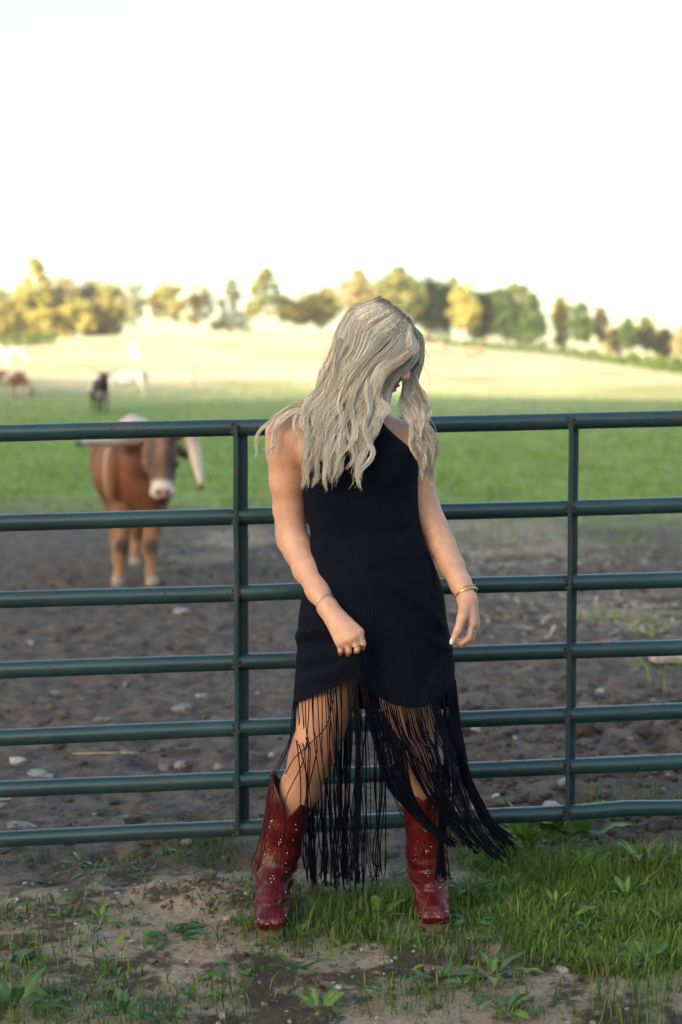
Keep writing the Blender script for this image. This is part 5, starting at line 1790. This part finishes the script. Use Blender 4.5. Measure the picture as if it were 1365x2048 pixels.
bt2 = make_boot([(838, 1560, 0.03, 37), (842, 1600, 0.035, 38.5), (847, 1650, 0.042, 36.5), (849, 1700, 0.05, 37), (855, 1740, 0.055, 36.5), (859, 1770, 0.062, 34)],
                (846, 1603, -0.02), ((800, 1552), (877, 1572)), W(872, 1850, -0.14)[0], 3.66, 3.935, 0, st2, 1.0)
bt2['label'] = 'boot on the person\'s left foot, half behind the fringe'

# ---- jewellery
M_GOLD = simple_mat('gold', (0.83, 0.60, 0.30), 0.25, 0.1, 80, metal=1.0)


def hoop(c_, n_, ra, rb, up, thick, name, links=0, seed=0, squash=1.0):
    n_ = unit(n_)
    a_ = unit(np.cross(n_, up)); b_ = np.cross(n_, a_)
    t = np.linspace(0, 2 * np.pi, 49)
    pts = c_ + np.outer(np.cos(t), a_) * ra + np.outer(np.sin(t), b_) * rb
    mb = MB()
    rad = np.full(49, thick)
    if links: rad = thick * (0.62 + 0.55 * np.abs(np.sin(t * links / 2)))
    mb.tube(pts, rad, 7, cap=False)
    return link(name, mb.mesh(name), M_GOLD, person)


ax1 = W(656, 1213, -0.115) - W(637, 1182, -0.075)
hoop(W(652, 1207, -0.107), unit(ax1) + np.array((0.15, 0.0, 0.12)), 0.0300, 0.0295, (0, 1, 0.2), 0.0014, 'bracelet', 26)
ax2 = W(932, 1192, -0.065) - W(922, 1168, -0.045)
hoop(W(932, 1181, -0.058), unit(ax2) + np.array((0.0, 0, 0.0)), 0.0275, 0.0275, (0, 1, 0.2), 0.0014, 'bracelet', 30)
hoop(W(934, 1187, -0.062), unit(ax2), 0.0285, 0.0280, (0, 1, 0.2), 0.0027, 'bracelet', 22)
hoop((KN[0] + PI_[0] * 1.6) / 2.6, PI_[0] - KN[0], 0.0108, 0.0108, (0, 1, 0.3), 0.0012, 'ring')
hoop((KN[1] + PI_[1] * 2.8) / 3.8, PI_[1] - KN[1], 0.0112, 0.0112, (0, 1, 0.3), 0.0014, 'ring', 18)
hoop((M2[1] + P2[1] * 1.2) / 2.2, P2[1] - M2[1], 0.0112, 0.0112, (0, 1, 0.3), 0.0012, 'ring')
# ---- hair: locks of fine strands
r = np.random.default_rng(2024)
NP_ = 22
HAIR_P, HAIR_C, HAIR_R, HAIR_L = [], [], [], []
LIGHT, MIDC, DARK, ROOT = np.array((0.96, 0.885, 0.755)), np.array((0.70, 0.60, 0.48)), np.array((0.21, 0.172, 0.15)), np.array((0.16, 0.125, 0.11))

_lv = np.array([600, 608, 620, 640, 660, 680, 700, 740, 760, 780, 800, 830, 860, 900, 940, 990.])
_Lu = np.array([748, 722, 706, 690, 680, 672, 667, 650, 641, 632, 618, 606, 606, 611, 609, 605.])
_Ru = np.array([768, 782, 800, 817, 827, 833, 829, 776, 768, 769, 774, 778, 770, 752, 744, 730.])
_rv = np.array([600, 625, 640, 660, 680, 700, 730, 760, 790, 810, 840, 870, 910, 950, 985.])
_RLu = np.array([790, 808, 822, 830, 834, 832, 822, 806, 802, 806, 814, 822, 830, 840, 846.])
_RRu = np.array([795, 818, 834, 843, 847, 849, 844, 834, 850, 852, 858, 867, 875, 874, 870.])
_dv = np.array([598, 612, 640, 700, 760, 800, 860, 900, 960, 1000.])
_dd = np.array([-.015, -.045, -.085, -.112, -.108, -.105, -.122, -.135, -.150, -.152])


def add_lock(path, n, w0, w1, col_a, root_dark=True, thick=0.6, fray=1.0, rad=0.00064, tip_clump=1.0, rootlen=0.045, inner=False):
    """path: (k,3) of (u, v, d); w0/w1 half widths in px at root / tip"""
    p = np.array([W(*q) for q in path])
    g = spline(p, NP_)
    t = np.linspace(0, 1, NP_)
    tan = np.gradient(g, axis=0); tan /= np.linalg.norm(tan, axis=1)[:, None]
    lat = np.cross(tan, (0, 1, 0)); lat /= np.linalg.norm(lat, axis=1)[:, None] + 1e-9
    a, q = r.uniform(0, 2 * np.pi, n), np.sqrt(r.random(n))
    ol, od = q * np.cos(a), q * np.sin(a)
    wd = (w0 + (w1 - w0) * t ** 1.1) * PX
    th_ = wd * thick
    ln = np.clip(1 - np.abs(r.normal(0, 0.10 * tip_clump, n)), 0.6, 1)          # strands end unevenly
    tt = np.outer(ln, t)
    gi = np.stack([np.interp(tt, t, g[:, k]) for k in range(3)], -1)
    li = np.stack([np.interp(tt, t, lat[:, k]) for k in range(3)], -1)
    wi, ti = np.interp(tt, t, wd), np.interp(tt, t, th_)
    ph = r.uniform(0, 2 * np.pi, n)[:, None]
    wob = fray * 0.0022 * np.sin(tt * r.uniform(5, 16, n)[:, None] + ph) * (0.3 + tt)
    fl = r.random(n) < 0.07                                                     # flyaways
    ol = np.where(fl, ol * r.uniform(1.3, 2.6, n), ol)
    pos = gi + li * (ol[:, None] * wi + wob)[..., None]
    pos[..., 1] += od[:, None] * ti + 0.4 * wob[:, ::-1]
    k = r.normal(0, 0.22, n)[:, None, None]
    ca = np.tile(np.array(col_a, float), (n, 1))
    sw_ = r.random(n)
    ca[sw_ < 0.16] = ca[sw_ < 0.16] * 0.45 + 0.55 * LIGHT * 1.05
    ca[sw_ > 0.85] = ca[sw_ > 0.85] * 0.5 + 0.5 * DARK
    cc = ca[:, None] * (1 + k) * np.ones((n, NP_, 1))
    if root_dark:
        w_ = (1 - sstep(0, rootlen, tt))[..., None] * (0.75 + 0.25 * r.random((n, 1, 1)))
        cc = cc * (1 - w_) + ROOT * w_
    cc = cc * (1 + 0.12 * np.sin(tt * 7 + ph)[..., None])
    HAIR_L.append(inner); HAIR_P.append(pos); HAIR_C.append(np.clip(cc, 0.01, 0.97))
    rr = rad * r.uniform(0.7, 1.25, (n, 1)) * (1 - 0.72 * sstep(0.72, 1.0, tt))
    HAIR_R.append(rr)


def interp(x, xs, ys): return float(np.interp(x, xs, ys))


def part_pt(s):
    """the parting, from crown (0) to forehead (1)"""
    return np.array((interp(s, [0, .3, .6, 1], [762, 792, 815, 834]), interp(s, [0, .3, .6, 1], [601, 614, 638, 688]))), interp(s, [0, .3, .6, 1], [-.03, -.05, -.055, -.06])


CLUMP_Q = (0.03, 0.17, 0.33, 0.50, 0.66, 0.83)


def main_lock(q, layer, vend, n, w0, w1, colr, amp=8.0, phase=0.0, lam=82.0, single=False):
    s = q ** 1.1
    p0, d0 = part_pt(s)
    bl = 13 + 112 * q
    qc = min(CLUMP_Q, key=lambda z_: abs(z_ - q)) if not single else q
    path = []
    v0 = p0[1] - 1
    vs = np.concatenate((v0 + np.array([0, 1.2, 3.5, 7.5, 13, 21, 33, 50, 70, 92, 115.]), np.linspace(v0 + 135, vend, 12)))
    for v in vs:
        qe = q + (qc - q) * 0.86 * float(sstep(790, 905, v)) * (q < 0.9)
        uq = interp(v, _lv, _Lu) + (interp(v, _lv, _Ru) - interp(v, _lv, _Lu)) * qe
        k = float(sstep(0, 1, (v - v0) / bl))
        k = k if q > 0.25 else float(min(1, ((v - v0) / bl)) ** 0.75)
        u = p0[0] * (1 - k) + uq * k
        A = amp * float(sstep(680, 800, v)) * (1 - 0.6 * float(sstep(0.75, 0.95, q)))
        pe = phase + (qc * 7 - q * 7) * float(sstep(770, 880, v))
        u += A * math.sin((v - 600) * 2 * np.pi / lam + pe)
        d = interp(v, _dv, _dd)
        edge = (2 * np.clip((u - interp(v, _lv, _Lu)) / max(20, interp(v, _lv, _Ru) - interp(v, _lv, _Lu)), 0, 1) - 1)
        d += 0.062 * edge ** 2 * (1 - float(sstep(760, 860, v))) * (1.0 if edge < 0 else 0.75)
        d += 0.4 * A * PX * math.cos((v - 600) * 2 * np.pi / lam + phase)
        if v < v0 + 60: d = d0 + (d - d0) * ((v - v0) / 60.0) ** 0.7
        path.append((u, v, d + 0.017 * layer))
    add_lock(path, n, w0, w1, colr, True, 0.55, 1.0, inner=layer > 0.5)


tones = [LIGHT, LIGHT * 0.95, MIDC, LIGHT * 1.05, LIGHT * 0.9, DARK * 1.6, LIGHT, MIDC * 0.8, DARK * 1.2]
ends = [(0, 985), (.08, 978), (.16, 965), (.25, 950), (.33, 972), (.42, 985), (.5, 955), (.58, 900), (.66, 880), (.75, 972), (.84, 984), (.9, 900), (.95, 830), (1, 806)]
# inner, darker layers that close the mass
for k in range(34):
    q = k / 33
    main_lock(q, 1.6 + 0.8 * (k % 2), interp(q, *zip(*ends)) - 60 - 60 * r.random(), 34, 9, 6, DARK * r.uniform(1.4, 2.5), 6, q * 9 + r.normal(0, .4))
for k in range(34):
    q = (k + 0.5) / 34
    main_lock(q, 0.8, interp(q, *zip(*ends)) - 30 - 40 * r.random(), 36, 8, 4, MIDC * r.uniform(0.8, 1.25), 8, q * 9 + r.normal(0, .5))
# visible locks: many slender ones whose waves run side by side
for k in range(118):
    q = float(np.clip((k + r.uniform(-.5, .5)) / 117, 0, 1))
    x_ = r.random()
    c_ = LIGHT * r.uniform(.9, 1.06) if x_ < 0.60 else (MIDC * r.uniform(.85, 1.15) if x_ < 0.84 else DARK * r.uniform(0.9, 1.6))
    if q > 0.72: c_ = LIGHT * r.uniform(.88, 1.06) if x_ < 0.82 else MIDC
    vend = interp(q, *zip(*ends)) - abs(r.normal(0, 34 if q < 0.35 else 22))
    w_ = r.uniform(2.2, 5.2)
    main_lock(q, r.uniform(-0.35, 0.40), vend, int(9 + 5.2 * w_), w_, r.uniform(0.6, 1.8), c_, r.uniform(7, 12), q * 7 + r.normal(0, .2), 88 + r.normal(0, 3))
# loose hairs over the surface
for k in range(260):
    q = r.random()
    main_lock(q, -0.5 - 0.3 * r.random(), interp(q, *zip(*ends)) - abs(r.normal(0, 30)) + 8, 1, 1.0, 1.0, LIGHT * r.uniform(.8, 1.1), r.uniform(4, 13), q * 7 + r.normal(0, .8), 86 + r.normal(0, 9), r.random() < 0.3)
# front sweep over the brow and cheek
for k in range(26):
    s = 0.64 + 0.36 * k / 25
    p0, d0 = part_pt(s)
    e = r.normal(0, 4)
    add_lock([(p0[0], p0[1], d0), (p0[0] + 1, p0[1] + 14, d0 - .025), (823 - 9 * (k % 3), 704 + e, -.085), (803 - 8 * (k % 4), 722 + e, -.105), (775 - 7 * (k % 4), 741 + e, -.118), (758 - 6 * (k % 4), 785, -.118), (772 + 4 * (k % 4) - 1.1 * k, 815, -.115), (764 - 1.6 * k, 842, -.122), (752 - 5 * (k % 3), 868 + 8 * (k % 3), -.13)],
             30, 3.0, 1.2, (LIGHT * r.uniform(0.85, 1.08)) if k % 4 else MIDC, True, 0.6, 1.2, rootlen=0.04)
# hand-traced end curls over the dress and chest
for path, n, w0, w1, c_ in [
    ([(690, 770, -.115), (678, 810, -.12), (690, 850, -.13), (672, 890, -.14), (655, 925, -.148), (648, 955, -.15), (656, 984, -.15)], 60, 7, 2.2, LIGHT),
    ([(712, 770, -.118), (700, 815, -.122), (712, 855, -.135), (706, 885, -.142), (680, 910, -.148), (672, 940, -.15), (660, 968, -.15)], 60, 7, 2.2, LIGHT * .95),
    ([(735, 780, -.12), (742, 820, -.125), (728, 852, -.135), (738, 885, -.145), (748, 905, -.15), (738, 925, -.152), (722, 940, -.152), (716, 960, -.152), (724, 984, -.152)], 75, 8, 2.2, LIGHT),
    ([(665, 770, -.105), (648, 812, -.10), (632, 850, -.095), (622, 885, -.10), (628, 915, -.12), (638, 935, -.135), (630, 958, -.14), (622, 978, -.14)], 60, 7, 2.2, LIGHT * .97),
    ([(655, 780, -.095), (640, 820, -.09), (620, 860, -.09), (613, 895, -.10), (618, 930, -.12), (608, 960, -.135), (606, 980, -.135)], 55, 7, 2.2, LIGHT),
    ([(670, 800, -.11), (652, 840, -.11), (640, 870, -.11), (648, 900, -.125), (630, 930, -.14), (640, 950, -.145), (625, 975, -.145)], 45, 6, 2, MIDC),
    ([(700, 800, -.12), (690, 850, -.13), (700, 880, -.14), (708, 915, -.148), (690, 940, -.15), (700, 900, -.15)][:5], 40, 5, 2, MIDC),
    ([(690, 690, -.10), (667, 740, -.085), (640, 780, -.06), (605, 804, -.05), (570, 820, -.05), (545, 840, -.055), (522, 858, -.05), (511, 880, -.045), (514, 903, -.045), (508, 921, -.045)], 34, 5, 1.6, LIGHT),
    ([(690, 715, -.10), (655, 768, -.075), (612, 806, -.055), (568, 832, -.06), (549, 862, -.065), (553, 888, -.065), (534, 902, -.06), (520, 889, -.055)], 30, 5, 1.6, LIGHT * .95),
    ([(665, 760, -.09), (640, 790, -.07), (606, 814, -.06), (588, 846, -.075), (599, 884, -.08), (597, 906, -.08)], 16, 4, 1.2, LIGHT),
    ([(650, 775, -.08), (622, 806, -.065), (586, 828, -.06), (560, 850, -.065), (545, 882, -.06), (548, 900, -.06), (532, 918, -.06)], 26, 5, 1.5, LIGHT * .9),
    ([(660, 770, -.08), (620, 800, -.06), (575, 816, -.052), (552, 838, -.058), (538, 868, -.055), (545, 893, -.055)], 22, 5, 1.4, MIDC * 1.15),
]:
    if path[0][1] >= 765 and path[0][2] < -.1: path = [(path[0][0] + 16, path[0][1] - 95, -.075), (path[0][0] + 5, path[0][1] - 45, -.10)] + path
    add_lock(path, n, w0, w1, c_, False, 0.6)
# far side, beyond the face and down over the other shoulder
for k in range(52):
    q = (k + r.uniform(-.3, .3)) / 51
    s = 0.45 + 0.55 * r.random()
    p0, d0 = part_pt(s)
    vend = 905 + 70 * r.random() - 40 * (q < 0.25)
    path = []
    ph, lam = q * 4 + r.normal(0, .35), r.uniform(72, 84)
    for v in np.concatenate(([p0[1] - 1], np.linspace(p0[1] + 14, vend, 15))):
        uq = interp(v, _rv, _RLu) + (interp(v, _rv, _RRu) - interp(v, _rv, _RLu)) * q
        kk = float(sstep(0, 1, (v - p0[1]) / 40))
        A = 8.5 * float(sstep(720, 820, v))
        d = interp(v, [600, 640, 700, 750, 790, 830, 880, 960], [-.02, -.025, -.02, -.005, -.03, -.085, -.115, -.11])
        d += -0.02 * (q - 0.5) * float(1 - sstep(700, 780, v)) + (0.03 * q if v > 860 else 0)
        path.append((p0[0] * (1 - kk) + uq * kk + A * math.sin((v - 600) * 2 * np.pi / lam + ph), v, d + r.uniform(0, .012)))
    c_ = LIGHT * r.uniform(.85, 1.05) if r.random() < 0.62 else MIDC * r.uniform(.6, 1.1)
    add_lock(path, 28, 3.2, 1.1, c_, True, 0.7, 0.9, rootlen=0.04)
# one loose curl at the far right
add_lock([(838, 735, -.02), (832, 760, -.01), (842, 782, -.02), (853, 800, -.03), (848, 820, -.04), (840, 828, -.05)], 34, 3, 1.5, LIGHT, False)
# stray single hairs
for k in range(46):
    v = r.uniform(690, 850)
    sd = r.random() < 0.7
    u = interp(v, _lv, _Lu) if sd else interp(v, _rv, _RRu)
    sg = -1 if sd else 1
    l = r.uniform(30, 80)
    add_lock([(u - sg * 14, v - 30, -.09 if sd else -.05), (u, v, -.08 if sd else -.05), (u + sg * l * .25, v + l * .5, -.08 if sd else -.06), (u + sg * l * .35 * r.uniform(.2, 1.6), v + l, -.08 if sd else -.06)], 1, 1, 1, LIGHT, False, rad=0.0005)
for k in range(16):
    p0, d0 = part_pt(r.random())
    a = r.uniform(-.6, .8); l = r.uniform(8, 22)
    add_lock([(p0[0], p0[1], d0), (p0[0] + l * math.sin(a), p0[1] - l * .4, d0 - .01), (p0[0] + l * 2 * math.sin(a), p0[1] - l * .2, d0 - .01)], 1, 1, 1, LIGHT, False, rad=0.0004)

# strands lie on the head, never inside it
EC, ER = hd(-0.010, 0, 0.016), np.array((0.1005, 0.081, 0.104))
CAM = np.array((0, 0, CAM_H))


def lift_off(pos, inner):
    d = (pos - CAM)
    L = d[..., 1:2]
    d = d / L
    o_ = ((CAM - EC) @ HM.T) / ER
    dd_ = (d @ HM.T) / ER
    A_ = (dd_ ** 2).sum(-1); B_ = (dd_ * o_).sum(-1); C_ = (o_ ** 2).sum() - 1
    disc = B_ * B_ - A_ * C_
    t_ = (-B_ - np.sqrt(np.maximum(disc, 0))) / A_
    y = pos[..., 1]
    _, vv = project(pos.reshape(-1, 3))
    low = vv.reshape(y.shape) > 705
    push = (disc > 0) & (y > t_) & (y < t_ + 0.12) & ~low
    yy = np.where(push, t_ - (0.0 if inner else 0.005) - 0.004 * r.random((len(pos), 1)), y)
    return CAM + d * yy[..., None]


HAIR_P = [lift_off(p, l) for p, l in zip(HAIR_P, HAIR_L)]
hv, hq, hc, n0 = [], [], [], 0
for pos, cc, rr in zip(HAIR_P, HAIR_C, HAIR_R):
    n = len(pos)
    tan = np.gradient(pos, axis=1); tan /= np.linalg.norm(tan, axis=2)[..., None] + 1e-9
    a = np.cross(tan, np.array((0.03, 1.0, 0.02))); a /= np.linalg.norm(a, axis=2)[..., None] + 1e-9
    b_ = np.cross(tan, a)
    rings = [pos + rr[..., None] * (a * math.cos(t) + b_ * math.sin(t)) for t in (math.pi / 2 + math.pi, math.pi / 2 + math.pi / 3 * 5, math.pi / 2 + math.pi / 3)]
    V = np.stack(rings, 2)                                  # n, NP, 3, xyz
    hv.append(V.reshape(-1, 3))
    hc.append(np.repeat(cc[:, :, None, :], 3, 2).reshape(-1, 3))
    base_ = (n0 + np.arange(n)[:, None] * NP_ * 3 + np.arange(NP_ - 1)[None] * 3)[..., None]
    j = np.arange(3); k = (j + 1) % 3
    hq.append(np.stack((base_ + j, base_ + k, base_ + 3 + k, base_ + 3 + j), -1).reshape(-1, 4))
    n0 += n * NP_ * 3
M_HAIR, nt, b = new_mat('blonde_hair')
c_ = attr(nt, 'tint')
nt.links.new(c_, b.inputs['Base Color'])
b.inputs['Roughness'].default_value = 0.30
b.inputs['Specular IOR Level'].default_value = 0.7
tr = nt.nodes.new('ShaderNodeBsdfTranslucent'); nt.links.new(c_, tr.inputs[0])
mx = nt.nodes.new('ShaderNodeMixShader'); mx.inputs[0].default_value = 0.36
nt.links.new(b.outputs[0], mx.inputs[1]); nt.links.new(tr.outputs[0], mx.inputs[2])
nt.links.new(mx.outputs[0], nt.nodes['Material Output'].inputs[0])
print('hair strands', sum(len(p) for p in HAIR_P))
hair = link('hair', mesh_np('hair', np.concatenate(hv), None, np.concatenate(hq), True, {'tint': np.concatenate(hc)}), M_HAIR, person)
# scalp under the strands
nu, nv = 28, 18
SV_ = []
for i in range(nv + 1):
    for j in range(nu):
        a, e = 2 * np.pi * j / nu, np.pi * i / nv
        SV_.append(hd(-0.010, 0, 0.016) + HF * 0.097 * math.sin(e) * math.cos(a) + HS * 0.0775 * math.sin(e) * math.sin(a) + HU * 0.1005 * math.cos(e))
SV_ = np.array(SV_)
sq = np.array([(i * nu + j, i * nu + (j + 1) % nu, (i + 1) * nu + (j + 1) % nu, (i + 1) * nu + j) for i in range(nv) for j in range(nu)])
loc = (SV_ - HC)
keep = ((loc @ HF)[sq].max(1) < 0.055 + 0.6 * np.clip((loc @ HU)[sq].min(1) - 0.03, 0, 1)) & ((loc @ HU)[sq].min(1) > -0.075)
link('scalp', mesh_np('scalp', SV_, None, sq[keep], True, {'tint': np.tile(DARK * 0.8, (len(SV_), 1))}), M_HAIR, person)

# ------------------------------------------------------------------ thin evening haze in the air
m = bpy.data.materials.new('evening_haze')
m.use_nodes = True
nt = m.node_tree
nt.nodes.remove(nt.nodes['Principled BSDF'])
pv = nt.nodes.new('ShaderNodeVolumePrincipled')
pv.inputs['Color'].default_value = (0.97, 0.96, 0.95, 1)
pv.inputs['Density'].default_value = 0.00026
pv.inputs['Anisotropy'].default_value = 0.2
nt.links.new(pv.outputs[0], nt.nodes['Material Output'].inputs['Volume'])
mb = MB()
mb.box((-575, -345, GZ.min() - 1.2), (575, 475, GZ.max() + 3))
hz = link('haze', mb.mesh('haze', False), m)
tag(hz, 'thin pale haze over the pasture', kind='stuff')
